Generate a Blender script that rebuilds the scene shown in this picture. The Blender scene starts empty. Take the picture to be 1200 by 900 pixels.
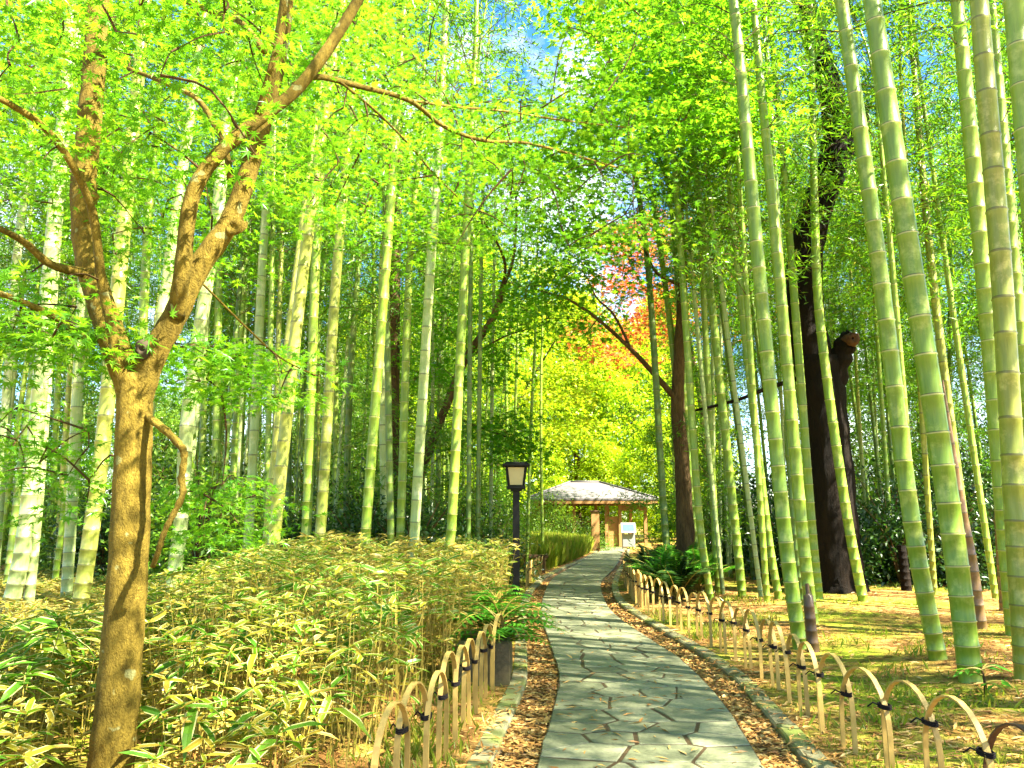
import bpy, math
import numpy as np
from mathutils import Vector

rng = np.random.default_rng(7)
sc = bpy.context.scene
col = sc.collection
R = math.radians

# ------------------------------------------------------------------ camera, sky, sun, exposure
CAMH, FPX, PITCH = 1.3, 901.0, math.atan(160 / 901)
cam_d = bpy.data.cameras.new('camera'); cam = bpy.data.objects.new('camera', cam_d); col.objects.link(cam)
cam.location = (0, 0, CAMH); cam.rotation_euler = (R(90) + PITCH, 0, 0)
cam_d.sensor_width = 36; cam_d.lens = FPX / 1200 * 36; cam_d.clip_end = 3000; cam_d.clip_start = .05
sc.camera = cam
SUN_EL, SUN_AZ = 50, 118          # azimuth clockwise from the view direction
world = bpy.data.worlds.new('World'); sc.world = world; world.use_nodes = True
wt = world.node_tree; wt.nodes.clear()
sky = wt.nodes.new('ShaderNodeTexSky'); sky.sky_type = 'NISHITA'; sky.sun_disc = False
sky.sun_elevation = R(SUN_EL); sky.sun_rotation = R(SUN_AZ); sky.air_density = 1.0; sky.dust_density = .6; sky.ozone_density = 2.0
wb = wt.nodes.new('ShaderNodeBackground'); wb.inputs['Strength'].default_value = .06
wo = wt.nodes.new('ShaderNodeOutputWorld')
hs_ = wt.nodes.new('ShaderNodeHueSaturation'); hs_.inputs['Saturation'].default_value = 1.35; hs_.inputs['Value'].default_value = 1.0
wt.links.new(sky.outputs[0], hs_.inputs['Color']); tc_ = wt.nodes.new('ShaderNodeTexCoord'); cn_ = wt.nodes.new('ShaderNodeTexNoise'); cn_.inputs['Scale'].default_value = 3.2; cn_.inputs['Detail'].default_value = 7; cn_.inputs['Roughness'].default_value = .6
wt.links.new(tc_.outputs['Generated'], cn_.inputs['Vector'])
cr_ = wt.nodes.new('ShaderNodeValToRGB'); cr_.color_ramp.elements[0].position = .50; cr_.color_ramp.elements[1].position = .64; wt.links.new(cn_.outputs[0], cr_.inputs[0])
mx_ = wt.nodes.new('ShaderNodeMix'); mx_.data_type = 'RGBA'; mx_.inputs[7].default_value = (5.5, 5.6, 5.8, 1)
wt.links.new(cr_.outputs[0], mx_.inputs[0]); wt.links.new(hs_.outputs[0], mx_.inputs[6]); wt.links.new(mx_.outputs[2], wb.inputs[0]); wt.links.new(wb.outputs[0], wo.inputs[0])
S = Vector((math.sin(R(SUN_AZ)) * math.cos(R(SUN_EL)), math.cos(R(SUN_AZ)) * math.cos(R(SUN_EL)), math.sin(R(SUN_EL))))
sun_d = bpy.data.lights.new('sun', 'SUN'); sun_d.energy = 5.0; sun_d.angle = R(.5); sun_d.color = (1, .93, .74)
sun = bpy.data.objects.new('sun', sun_d); col.objects.link(sun); sun.location = (8, -8, 20)
sun.rotation_euler = S.to_track_quat('Z', 'Y').to_euler()
sc.view_settings.view_transform = 'Standard'; sc.view_settings.look = 'None'
sc.view_settings.gamma = 1; sc.view_settings.exposure = 3.15; sc.view_settings.use_curve_mapping = False
sc.render.engine = 'CYCLES'
cy = sc.cycles
cy.use_denoising = True; cy.max_bounces = 5; cy.diffuse_bounces = 4; cy.transmission_bounces = 4; cy.glossy_bounces = 2
cy.transparent_max_bounces = 4; cy.caustics_reflective = False; cy.caustics_refractive = False
cy.sample_clamp_indirect = 6

# ------------------------------------------------------------------ pixel -> place
CP, SP = math.cos(PITCH), math.sin(PITCH)
def ray(x, y):
    u = 450 - y
    return np.array([x - 600.0, FPX * CP - u * SP, FPX * SP + u * CP])
def gp(x, y, z=0.0):
    d = ray(x, y); t = (z - CAMH) / d[2]
    return np.array([d[0] * t, d[1] * t, z])
def at(x, y, Y):
    d = ray(x, y); t = Y / d[1]
    return np.array([d[0] * t, Y, CAMH + d[2] * t])

# ------------------------------------------------------------------ mesh helpers
class Buf:
    def __init__(s): s.V = []; s.n = 0; s.F = []; s.Rn = []
    def add(s, v, f, mat=0, uv=None, rnd=None):
        v = np.asarray(v, float).reshape(-1, 3); f = np.asarray(f, int)
        s.V.append(v); s.F.append((f + s.n, mat, uv)); s.n += len(v)
        s.Rn.append(np.full(len(v), .5) if rnd is None else np.asarray(rnd, float)); return s
    def build(s, name, mats, parent=None, smooth=True, kind=None):
        me = bpy.data.meshes.new(name)
        V = np.concatenate(s.V); me.vertices.add(len(V)); me.vertices.foreach_set('co', V.ravel())
        tot = np.concatenate([np.full(len(f), f.shape[1]) for f, _, _ in s.F])
        li = np.concatenate([f.ravel() for f, _, _ in s.F])
        me.loops.add(len(li)); me.loops.foreach_set('vertex_index', li)
        me.polygons.add(len(tot)); me.polygons.foreach_set('loop_start', np.concatenate([[0], np.cumsum(tot)[:-1]]))
        me.polygons.foreach_set('material_index', np.concatenate([np.full(len(f), m) for f, m, _ in s.F]))
        me.polygons.foreach_set('use_smooth', np.full(len(tot), smooth))
        if any(u is not None for _, _, u in s.F):
            uvl = me.uv_layers.new(name='UVMap')
            uv = np.concatenate([np.zeros((f.size, 2)) if u is None else np.asarray(u, float).reshape(-1, 2) for f, _, u in s.F])
            uvl.data.foreach_set('uv', uv.ravel())
        a = me.attributes.new('rnd', 'FLOAT', 'POINT'); a.data.foreach_set('value', np.concatenate(s.Rn))
        me.update(calc_edges=True)
        for m in (mats if isinstance(mats, (list, tuple)) else [mats]): me.materials.append(m)
        return link(name, me, parent, kind)
def link(name, me, parent=None, kind=None):
    o = bpy.data.objects.new(name, me); col.objects.link(o)
    if parent is not None: o.parent = parent
    if kind: o['kind'] = kind
    return o
def tag(o, label=None, cat=None, group=None, kind=None):
    if label: o['label'] = label
    if cat: o['category'] = cat
    if group: o['group'] = group
    if kind: o['kind'] = kind
    return o
def thing(name, loc, label, cat, group=None):
    o = bpy.data.objects.new(name, None); col.objects.link(o); o.location = tuple(loc); o.empty_display_size = .1
    return tag(o, label, cat, group)
def unit(v):
    v = np.asarray(v, float); return v / np.maximum(np.linalg.norm(v, axis=-1, keepdims=True), 1e-9)
def tube_arrays(P, r, k=8, vv=None, ref=None):
    P = np.asarray(P, float); n = len(P); r = np.broadcast_to(np.asarray(r, float), (n,))
    T = unit(np.gradient(P, axis=0))
    a = np.array([0, 1, 0.]) if ref is None else np.asarray(ref, float)
    if ref is None and abs(T[0] @ a) > .9: a = np.array([1, 0, 0.])
    X = np.zeros((n, 3)); x = unit(a - T[0] * (a @ T[0]))
    for i in range(n):
        x = unit(x - T[i] * (x @ T[i])); X[i] = x
    Yv = np.cross(T, X); th = np.arange(k) * 2 * math.pi / k
    V = P[:, None] + r[:, None, None] * (np.cos(th)[None, :, None] * X[:, None] + np.sin(th)[None, :, None] * Yv[:, None])
    i = np.arange(n - 1)[:, None]; j = np.arange(k)[None]; j2 = (j + 1) % k
    F = np.stack(np.broadcast_arrays(i * k + j, i * k + j2, (i + 1) * k + j2, (i + 1) * k + j), -1).reshape(-1, 4)
    return V.reshape(-1, 3), F
def add_tube(b, P, r, k=8, mat=0, rnd=None, cap=True):
    V, F = tube_arrays(P, r, k); L = np.concatenate([[0], np.cumsum(np.linalg.norm(np.diff(np.asarray(P, float), axis=0), axis=1))])
    i = np.repeat(np.arange(len(P) - 1), k); j = np.tile(np.arange(k), len(P) - 1)
    uv = np.stack([np.stack([j / k, L[i]], -1), np.stack([(j + 1) / k, L[i]], -1), np.stack([(j + 1) / k, L[i + 1]], -1), np.stack([j / k, L[i + 1]], -1)], 1)
    b.add(V, F, mat, uv, None if rnd is None else np.full(len(V), rnd))
    if cap:
        n = len(P)
        b.F.append((np.array([np.arange(k)[::-1]]) + b.n - len(V), mat, None)); b.F.append((np.array([np.arange(k)]) + b.n - k, mat, None))
    return b
def crom(P, m=6):
    P = np.asarray(P, float); Q = np.vstack([2 * P[0] - P[1], P, 2 * P[-1] - P[-2]]); out = []
    for i in range(1, len(Q) - 2):
        for t in np.arange(m) / m:
            a, b, c, d = Q[i - 1:i + 3]
            out.append(.5 * (2 * b + (c - a) * t + (2 * a - 5 * b + 4 * c - d) * t * t + (3 * b - a - 3 * c + d) * t ** 3))
    out.append(P[-1]); return np.array(out)
BOXF = [(0, 3, 2, 1), (4, 5, 6, 7), (0, 1, 5, 4), (1, 2, 6, 5), (2, 3, 7, 6), (3, 0, 4, 7)]
def add_box(b, c, s, mat=0, rz=0, taper=1.0, bev=.0):
    c = np.asarray(c, float); hx, hy, hz = np.asarray(s, float) / 2
    ring = lambda kx, ky, z: [(-hx * kx, -hy * ky, z), (hx * kx, -hy * ky, z), (hx * kx, hy * ky, z), (-hx * kx, hy * ky, z)]
    if bev:
        e = min(bev, hx * .5, hy * .5, hz * .5)
        kx, ky = (hx - e) / hx, (hy - e) / hy
        v = np.array(ring(kx, ky, -hz) + ring(1, 1, -hz + e) + ring(taper, taper, hz - e) + ring(kx * taper, ky * taper, hz))
        f = [(0, 3, 2, 1), (12, 13, 14, 15)] + [(4 * q + i, 4 * q + (i + 1) % 4, 4 * q + 4 + (i + 1) % 4, 4 * q + 4 + i) for q in range(3) for i in range(4)]
    else:
        v = np.array(ring(1, 1, -hz) + ring(taper, taper, hz)); f = BOXF
    if rz:
        cz, sz = math.cos(rz), math.sin(rz); v = v @ np.array([[cz, sz, 0], [-sz, cz, 0], [0, 0, 1]])
    b.add(v + c, np.array(f), mat); return b
def place(tv, tf, P, D, N, Sz):
    D = unit(D); X = unit(np.cross(D, N)); N2 = np.cross(X, D)
    Sz = np.broadcast_to(np.asarray(Sz, float), (len(P),))
    V = P[:, None] + Sz[:, None, None] * (tv[None, :, 0:1] * X[:, None] + tv[None, :, 1:2] * D[:, None] + tv[None, :, 2:3] * N2[:, None])
    F = np.concatenate([tf + i for i in (np.arange(len(P)) * len(tv))[:, None, None]]) if len(P) < 50 else (tf[None] + (np.arange(len(P)) * len(tv))[:, None, None]).reshape(-1, tf.shape[1])
    return V.reshape(-1, 3), F
def leaves(b, tmpl, P, D, N, Sz, mat=0, rnd=None, uv=None):
    tv, tf = tmpl; P = np.asarray(P, float)
    if len(P) == 0: return
    V, F = place(tv, tf, P, D, N, Sz)
    rn = rng.random(len(P)) if rnd is None else rnd
    b.add(V, F, mat, None if uv is None else np.tile(uv, (len(P), 1, 1)), np.repeat(rn, len(tv)))
def rdir(n, zs=1.0, zb=0.0):
    v = rng.normal(size=(n, 3)); v[:, 2] = v[:, 2] * zs + zb; return unit(v)
# leaf templates (length along y)
BL = (np.array([[0, 0, 0], [-.085, .38, .02], [0, 1, -.06], [.085, .38, .02]]), np.array([[0, 1, 2], [0, 2, 3]])[:, ::-1])
OL = (np.array([[0, 0, 0], [-.25, .45, .06], [0, 1, -.05], [.25, .45, .06]]), np.array([[0, 1, 2], [0, 2, 3]])[:, ::-1])
def star(angs, lens, notch=.3):
    v = [(0, .12, 0)]; m = []
    for i, (a, l) in enumerate(zip(angs, lens)):
        m.append((math.sin(a) * l, .12 + math.cos(a) * l, -.10 * l))
        if i < len(angs) - 1:
            am = (a + angs[i + 1]) / 2; q = notch * (l + lens[i + 1]) / 2; m.append((math.sin(am) * q, .12 + math.cos(am) * q, .01))
    m.append((0, 0, 0)); v += m; n = len(m)
    return np.array(v), np.array([(0, 1 + i, 1 + (i + 1) % n) for i in range(n)])
ML = star([R(a) for a in (-125, -85, -42, 0, 42, 85, 125)], [.38, .66, .85, .95, .85, .66, .38])
ML5 = star([R(a) for a in (-100, -50, 0, 50, 100)], [.55, .8, .95, .8, .55], .4)

# ------------------------------------------------------------------ materials
def mat_new(name):
    m = bpy.data.materials.new(name); m.use_nodes = True; nt = m.node_tree; nt.nodes.clear()
    return m, nt, nt.nodes.new('ShaderNodeOutputMaterial')
def nd(nt, typ, **kw):
    n = nt.nodes.new(typ)
    for k, v in kw.items():
        if k.startswith('_'): setattr(n, k[1:], v)
        else:
            s = n.inputs[int(k[1:])] if k[0] == 'i' and k[1:].isdigit() else n.inputs[k.replace('__', ' ')]
            if hasattr(v, 'is_linked') or isinstance(v, bpy.types.NodeSocket): nt.links.new(v, s)
            else: s.default_value = v
    return n
def c4(c): return (c[0], c[1], c[2], 1)
def ramp(nt, fac, stops, interp='LINEAR'):
    n = nd(nt, 'ShaderNodeValToRGB', Fac=fac); cr = n.color_ramp; cr.interpolation = interp
    while len(cr.elements) < len(stops): cr.elements.new(.5)
    for e, (p, c) in zip(cr.elements, stops): e.position = p; e.color = c4(c) if len(c) == 3 else c
    return n.outputs[0]
def noise(nt, scale, detail=4, vec=None, rough=.55, dim=None):
    n = nd(nt, 'ShaderNodeTexNoise', Scale=scale, Detail=detail, Roughness=rough)
    if vec is not None: nt.links.new(vec, n.inputs['Vector'])
    return n.outputs[0]
def mixc(nt, fac, a, b, mode='MIX'):
    n = nt.nodes.new('ShaderNodeMix'); n.data_type = 'RGBA'; n.blend_type = mode
    for s, v in ((n.inputs[0], fac), (n.inputs[6], a), (n.inputs[7], b)):
        if isinstance(v, bpy.types.NodeSocket): nt.links.new(v, s)
        else: s.default_value = v if not isinstance(v, tuple) or len(v) == 4 else c4(v)
    return n.outputs[2]
def mth(nt, op, a, b=0.0):
    n = nt.nodes.new('ShaderNodeMath'); n.operation = op
    for s, v in ((n.inputs[0], a), (n.inputs[1], b)):
        if isinstance(v, bpy.types.NodeSocket): nt.links.new(v, s)
        else: s.default_value = v
    return n.outputs[0]
def geo_pos(nt): return nt.nodes.new('ShaderNodeNewGeometry').outputs['Position']
def objc(nt): return nt.nodes.new('ShaderNodeTexCoord').outputs['Object']
def prin(nt, out, colr, rough=.6, bump=None, bs=.3, bd=.02, spec=.3):
    p = nd(nt, 'ShaderNodeBsdfPrincipled', Roughness=rough); p.inputs['Specular IOR Level'].default_value = spec
    s = p.inputs['Base Color']
    if isinstance(colr, bpy.types.NodeSocket): nt.links.new(colr, s)
    else: s.default_value = c4(colr)
    if bump is not None:
        b = nd(nt, 'ShaderNodeBump', Strength=bs, Distance=bd, Height=bump); nt.links.new(b.outputs[0], p.inputs['Normal'])
    nt.links.new(p.outputs[0], out.inputs[0]); return p
def leafmat(name, stops, tstops, tf=.45, gloss=.06, rough=.35, margin=None):
    m, nt, out = mat_new(name)
    a = nt.nodes.new('ShaderNodeAttribute'); a.attribute_name = 'rnd'
    oi = nt.nodes.new('ShaderNodeObjectInfo')
    f = mth(nt, 'ADD', mth(nt, 'MULTIPLY', a.outputs['Fac'], .8), mth(nt, 'MULTIPLY', oi.outputs['Random'], .2))
    cd = ramp(nt, f, stops); ct = ramp(nt, f, tstops)
    if margin:
        uv = nt.nodes.new('ShaderNodeTexCoord').outputs['UV']; sx = nd(nt, 'ShaderNodeSeparateXYZ', Vector=uv).outputs[0]
        e = mth(nt, 'GREATER_THAN', mth(nt, 'ABSOLUTE', mth(nt, 'SUBTRACT', sx, .5)), .36)
        cd = mixc(nt, e, cd, margin); ct = mixc(nt, e, ct, margin)
    d = nd(nt, 'ShaderNodeBsdfDiffuse', Color=cd); t = nd(nt, 'ShaderNodeBsdfTranslucent', Color=ct)
    mx = nd(nt, 'ShaderNodeMixShader', Fac=tf, i1=d.outputs[0], i2=t.outputs[0])
    g = nd(nt, 'ShaderNodeBsdfGlossy', Roughness=rough, Color=(1, 1, 1, 1))
    m2 = nd(nt, 'ShaderNodeMixShader', Fac=gloss * .45, i1=mx.outputs[0], i2=g.outputs[0])
    nt.links.new(m2.outputs[0], out.inputs[0]); return m
M = {}
M['maple_leaf'] = leafmat('maple_leaf', [(0, (.045, .16, .010)), (.55, (.085, .24, .012)), (1, (.16, .32, .015))], [(0, (.11, .36, .010)), (.55, (.20, .47, .012)), (1, (.36, .56, .015))], .5, .04)
M['maple_mid'] = leafmat('maple_mid', [(0, (.05, .16, .010)), (.6, (.09, .24, .012)), (1, (.17, .30, .015))], [(0, (.13, .40, .010)), (.6, (.23, .52, .012)), (1, (.40, .60, .015))], .55, .03)
M['maple_gold'] = leafmat('maple_gold', [(0, (.16, .30, .010)), (.5, (.27, .40, .012)), (1, (.38, .38, .02))], [(0, (.34, .56, .010)), (.5, (.50, .66, .012)), (1, (.62, .56, .03))], .5, .03)
M['maple_red'] = leafmat('maple_red', [(0, (.28, .17, .02)), (.4, (.42, .12, .03)), (1, (.45, .06, .04))], [(0, (.55, .34, .03)), (.4, (.72, .22, .04)), (1, (.72, .12, .07))], .5, .03)
M['bamboo_leaf'] = leafmat('bamboo_leaf', [(0, (.03, .10, .008)), (.5, (.07, .18, .010)), (.9, (.12, .23, .012)), (1, (.28, .25, .05))], [(0, (.08, .28, .008)), (.5, (.18, .42, .010)), (.9, (.30, .50, .012)), (1, (.46, .42, .05))], .5, .05)
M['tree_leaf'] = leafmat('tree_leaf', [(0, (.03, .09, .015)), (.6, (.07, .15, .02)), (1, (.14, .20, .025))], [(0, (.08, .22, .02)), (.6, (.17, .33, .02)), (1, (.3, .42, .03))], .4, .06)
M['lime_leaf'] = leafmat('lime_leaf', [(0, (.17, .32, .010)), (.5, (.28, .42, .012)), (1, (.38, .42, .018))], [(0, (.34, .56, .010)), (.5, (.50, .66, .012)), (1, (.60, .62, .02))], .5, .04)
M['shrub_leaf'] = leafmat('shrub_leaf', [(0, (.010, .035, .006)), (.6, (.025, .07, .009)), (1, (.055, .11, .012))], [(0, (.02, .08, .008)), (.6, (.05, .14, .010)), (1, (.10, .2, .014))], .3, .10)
M['hedge_leaf'] = leafmat('hedge_leaf', [(0, (.05, .13, .015)), (.6, (.11, .22, .02)), (1, (.20, .28, .03))], [(0, (.14, .32, .02)), (.6, (.25, .42, .02)), (1, (.4, .48, .03))], .35, .05)
M['fern_leaf'] = leafmat('fern_leaf', [(0, (.03, .14, .012)), (.6, (.07, .25, .015)), (1, (.12, .30, .02))], [(0, (.08, .34, .015)), (.6, (.16, .48, .02)), (1, (.24, .52, .02))], .35, .08)
M['sasa_leaf'] = leafmat('sasa_leaf', [(0, (.035, .12, .012)), (.42, (.08, .18, .012)), (.52, (.19, .22, .015)), (.7, (.32, .23, .03)), (1, (.38, .28, .07))], [(0, (.08, .28, .01)), (.42, (.16, .36, .01)), (.52, (.36, .40, .02)), (.7, (.48, .38, .06)), (1, (.5, .38, .12))], .35, .03, margin=(.52, .50, .20))
M['grass'] = leafmat('grass', [(0, (.10, .17, .015)), (.6, (.20, .25, .02)), (1, (.34, .30, .06))], [(0, (.2, .38, .02)), (.6, (.38, .44, .02)), (1, (.5, .4, .08))], .35, .03)
M['litter'] = leafmat('litter', [(0, (.16, .07, .02)), (.35, (.34, .17, .045)), (.75, (.50, .31, .09)), (1, (.60, .46, .22))], [(0, (.1, .06, .02)), (1, (.4, .3, .15))], .12, .04, .5)

def culm_mat(name, base, pale, ring, bloom):
    m, nt, out = mat_new(name)
    uv = nt.nodes.new('ShaderNodeTexCoord').outputs['UV']; sp = nd(nt, 'ShaderNodeSeparateXYZ', Vector=uv); v = sp.outputs[1]
    oi = nt.nodes.new('ShaderNodeObjectInfo').outputs['Random']
    oc = objc(nt)
    mp = nd(nt, 'ShaderNodeMapping', Vector=oc); mp.inputs['Scale'].default_value = (16, 16, 1.1)
    n1 = noise(nt, 3.0, 5, mp.outputs[0]); n2 = noise(nt, 40, 3, mp.outputs[0]); n3 = noise(nt, 1.1, 4, oc)
    f = mth(nt, 'ADD', mth(nt, 'MULTIPLY', n1, 1.1), mth(nt, 'MULTIPLY', oi, .5)); f = mth(nt, 'SUBTRACT', f, .32)
    c = mixc(nt, f, base, pale)
    c = mixc(nt, mth(nt, 'MULTIPLY', ramp(nt, n3, [(.52, (0, 0, 0)), (.7, (1, 1, 1))]), .45), c, (base[0] * 1.7, base[1] * 1.0, base[2] * .8))
    c = mixc(nt, mth(nt, 'MULTIPLY', ramp(nt, n2, [(.58, (0, 0, 0)), (.72, (1, 1, 1))]), .35), c, (.22, .20, .07))
    wn = noise(nt, 5.5, 5, oc, .7); c = mixc(nt, mth(nt, 'MULTIPLY', ramp(nt, wn, [(.52, (0, 0, 0)), (.66, (1, 1, 1))]), .7), c, (min(1, pale[0] * 1.25 + .05), min(1, pale[1] * 1.1 + .04), pale[2] * 1.3 + .05))
    dn = noise(nt, 7.0, 6, mp.outputs[0], .75); c = mixc(nt, mth(nt, 'MULTIPLY', ramp(nt, dn, [(.56, (0, 0, 0)), (.68, (1, 1, 1))]), .55), c, (base[0] * .6 + .03, base[1] * .5 + .02, .012))
    # waxy bloom under each node, pale ring, thin dark scar line
    bl = ramp(nt, v, [(0, (0, 0, 0)), (.80, (0, 0, 0)), (.94, (1, 1, 1)), (1, (1, 1, 1))])
    c = mixc(nt, mth(nt, 'MULTIPLY', bl, bloom), c, pale)
    rg = ramp(nt, v, [(0, (1, 1, 1)), (.018, (1, 1, 1)), (.024, (0, 0, 0)), (.985, (0, 0, 0)), (.99, (1, 1, 1))])
    c = mixc(nt, mth(nt, 'MULTIPLY', rg, .75), c, ring)
    dk = ramp(nt, v, [(0, (0, 0, 0)), (.022, (0, 0, 0)), (.026, (1, 1, 1)), (.045, (1, 1, 1)), (.055, (0, 0, 0))])
    c = mixc(nt, mth(nt, 'MULTIPLY', dk, .8), c, (.07, .06, .02))
    prin(nt, out, c, .38, n1, .08, .01, .45); return m
M['culm_green'] = culm_mat('culm_green', (.09, .185, .010), (.24, .34, .035), (.44, .40, .14), .35)
M['culm_pale'] = culm_mat('culm_pale', (.18, .28, .075), (.42, .48, .20), (.14, .13, .05), .3)
M['culm_yellow'] = culm_mat('culm_yellow', (.155, .20, .02), (.34, .36, .07), (.12, .10, .03), .3)
M['culm_dark'] = culm_mat('culm_dark', (.06, .125, .012), (.14, .21, .03), (.24, .22, .08), .3)
M['culm_dead'] = culm_mat('culm_dead', (.10, .055, .025), (.20, .12, .05), (.05, .03, .015), .3)

def bark(name, a, b, spot=None, sc_=6, vs=.35):
    m, nt, out = mat_new(name); oc = objc(nt)
    mp = nd(nt, 'ShaderNodeMapping', Vector=oc); mp.inputs['Scale'].default_value = (1, 1, vs)
    n1 = noise(nt, sc_, 6, mp.outputs[0], .62); n2 = noise(nt, sc_ * 6, 4, mp.outputs[0])
    c = ramp(nt, n1, [(.3, a), (.62, b), (.8, (b[0] * 1.35, b[1] * 1.3, b[2] * 1.2))])
    c = mixc(nt, mth(nt, 'MULTIPLY', ramp(nt, n2, [(.35, (1, 1, 1)), (.55, (0, 0, 0))]), .5), c, (a[0] * .4, a[1] * .4, a[2] * .4))
    if name == 'bark_dark': vs = .18
    if spot:
        vo = nd(nt, 'ShaderNodeTexNoise', Scale=11, Detail=2, Vector=oc)
        c = mixc(nt, mth(nt, 'MULTIPLY', ramp(nt, vo.outputs[0], [(.66, (0, 0, 0)), (.69, (1, 1, 1))]), .8), c, spot)
    n4 = noise(nt, sc_ * 22, 5, mp.outputs[0], .7); c = mixc(nt, mth(nt, 'MULTIPLY', ramp(nt, n4, [(.36, (1, 1, 1)), (.5, (0, 0, 0))]), .28), c, (a[0] * .35, a[1] * .35, a[2] * .35))
    prin(nt, out, c, .8, mth(nt, 'ADD', n1, mth(nt, 'ADD', n2, n4)), .9, .02, .12); return m
M['bark_maple'] = bark('bark_maple', (.11, .078, .010), (.25, .175, .025), (.30, .30, .12), 7, .5)
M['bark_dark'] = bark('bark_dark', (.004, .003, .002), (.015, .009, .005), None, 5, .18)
M['bark_brown'] = bark('bark_brown', (.06, .038, .018), (.16, .10, .045), None, 7, .2)
M['twig'] = bark('twig', (.06, .035, .015), (.14, .085, .03), None, 9)

def ground_mat():
    m, nt, out = mat_new('forest_floor'); p = geo_pos(nt)
    n1 = noise(nt, .55, 6, p, .6); n2 = noise(nt, 9, 6, p, .65); n3 = noise(nt, 60, 3, p)
    lit = ramp(nt, n2, [(.28, (.10, .045, .015)), (.45, (.25, .125, .035)), (.6, (.38, .21, .06)), (.75, (.48, .31, .11))])
    moss = ramp(nt, n2, [(.3, (.07, .11, .010)), (.5, (.19, .23, .015)), (.72, (.34, .34, .03))])
    c = mixc(nt, ramp(nt, n1, [(.48, (0, 0, 0)), (.60, (1, 1, 1))]), lit, moss)
    prin(nt, out, c, .95, mth(nt, 'ADD', n2, n3), .8, .03, .1); return m
M['ground'] = ground_mat()
def gravel_mat():
    m, nt, out = mat_new('gravel'); p = geo_pos(nt)
    v = nd(nt, 'ShaderNodeTexVoronoi', Scale=45, Vector=p); n2 = noise(nt, 5, 5, p); n3 = noise(nt, 1.2, 3, p)
    c = ramp(nt, v.outputs['Color'], [(0, (.06, .05, .04)), (.5, (.16, .12, .08)), (1, (.30, .24, .17))])
    c = mixc(nt, ramp(nt, n2, [(.35, (0, 0, 0)), (.6, (1, 1, 1))]), c, (.30, .17, .07))
    prin(nt, out, c, .9, mth(nt, 'MULTIPLY', v.outputs['Distance'], -1.0), .9, .02, .15); return m
M['gravel'] = gravel_mat()
def stone_mat(name, a, b, moss=None, sc_=5):
    m, nt, out = mat_new(name); p = geo_pos(nt); oi = nt.nodes.new('ShaderNodeObjectInfo').outputs['Random']
    n1 = noise(nt, sc_, 6, p, .6); n2 = noise(nt, sc_ * 9, 5, p, .65)
    c = mixc(nt, mth(nt, 'ADD', mth(nt, 'MULTIPLY', n1, .6), mth(nt, 'SUBTRACT', mth(nt, 'MULTIPLY', oi, .8), .15)), a, b)
    c = mixc(nt, mth(nt, 'MULTIPLY', ramp(nt, n2, [(.4, (1, 1, 1)), (.6, (0, 0, 0))]), .35), c, (a[0] * .5, a[1] * .5, a[2] * .5))
    if moss: c = mixc(nt, ramp(nt, noise(nt, 2.2, 5, p), [(.46, (0, 0, 0)), (.62, (1, 1, 1))]), c, moss)
    prin(nt, out, c, .62, mth(nt, 'ADD', n1, n2), .35, .012, .35); return m
M['flag'] = stone_mat('flagstone', (.08, .092, .048), (.235, .24, .145))
M['kerb'] = stone_mat('mossy_kerb', (.14, .13, .07), (.28, .26, .15), (.13, .16, .03), 6)
M['block'] = stone_mat('stone_block', (.06, .045, .02), (.13, .10, .045), (.07, .085, .015), 4)
M['joint'] = stone_mat('joint_soil', (.02, .013, .006), (.06, .035, .014))
def plain(name, c, rough=.6, var=.25, sc_=12, spec=.3, stretch=None):
    m, nt, out = mat_new(name); oc = objc(nt)
    if stretch:
        mp = nd(nt, 'ShaderNodeMapping', Vector=oc); mp.inputs['Scale'].default_value = stretch; oc = mp.outputs[0]
    n = noise(nt, sc_, 5, oc)
    oi = nt.nodes.new('ShaderNodeObjectInfo').outputs['Random']
    f = mth(nt, 'ADD', mth(nt, 'MULTIPLY', n, .7), mth(nt, 'MULTIPLY', oi, .3))
    k0, k1 = 1 - var, 1 + var
    prin(nt, out, mixc(nt, f, tuple(x * k0 for x in c), tuple(x * k1 for x in c)), rough, n, .2, .01, spec); return m
M['hoop'] = plain('split_bamboo', (.42, .28, .075), .5, .5, 9, .3, (6, 6, 2))
M['hoop_dark'] = plain('weathered_bamboo', (.07, .035, .015), .7, .4, 6)
M['twine'] = plain('black_twine', (.008, .005, .005), .9)
M['lamp_black'] = plain('black_paint', (.006, .0055, .005), .55)
M['lamp_panel'] = plain('cream_panel', (.62, .50, .26), .5, .08)
M['wood'] = plain('ochre_timber', (.27, .15, .055), .6, .3, 5, .2, (8, 8, 1))
M['wood_dark'] = plain('dark_timber', (.10, .055, .025), .7, .3, 5, .2, (8, 8, 1))
M['roof'] = plain('roof_sheet', (.10, .092, .095), .55, .35, 2)
M['white'] = plain('white_panel', (.20, .215, .22), .5, .06)
M['blue'] = plain('blue_print', (.035, .09, .18), .5, .5, 9)
M['metal'] = plain('grey_metal', (.30, .31, .30), .45, .1)
M['house_wall'] = plain('plaster', (.55, .42, .28), .8, .12, 2)
M['house_roof'] = plain('house_tiles', (.32, .33, .36), .6, .25, 3)
M['glass'] = plain('dark_pane', (.03, .035, .04), .15, .2, 2, .6)
M['cane'] = plain('sasa_cane', (.27, .21, .035), .6, .35, 8)
M['wound'] = plain('wound_wood', (.05, .035, .018), .9, .5, 14)
M['heartwood'] = plain('heartwood', (.06, .028, .012), .85, .8, 14)

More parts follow.
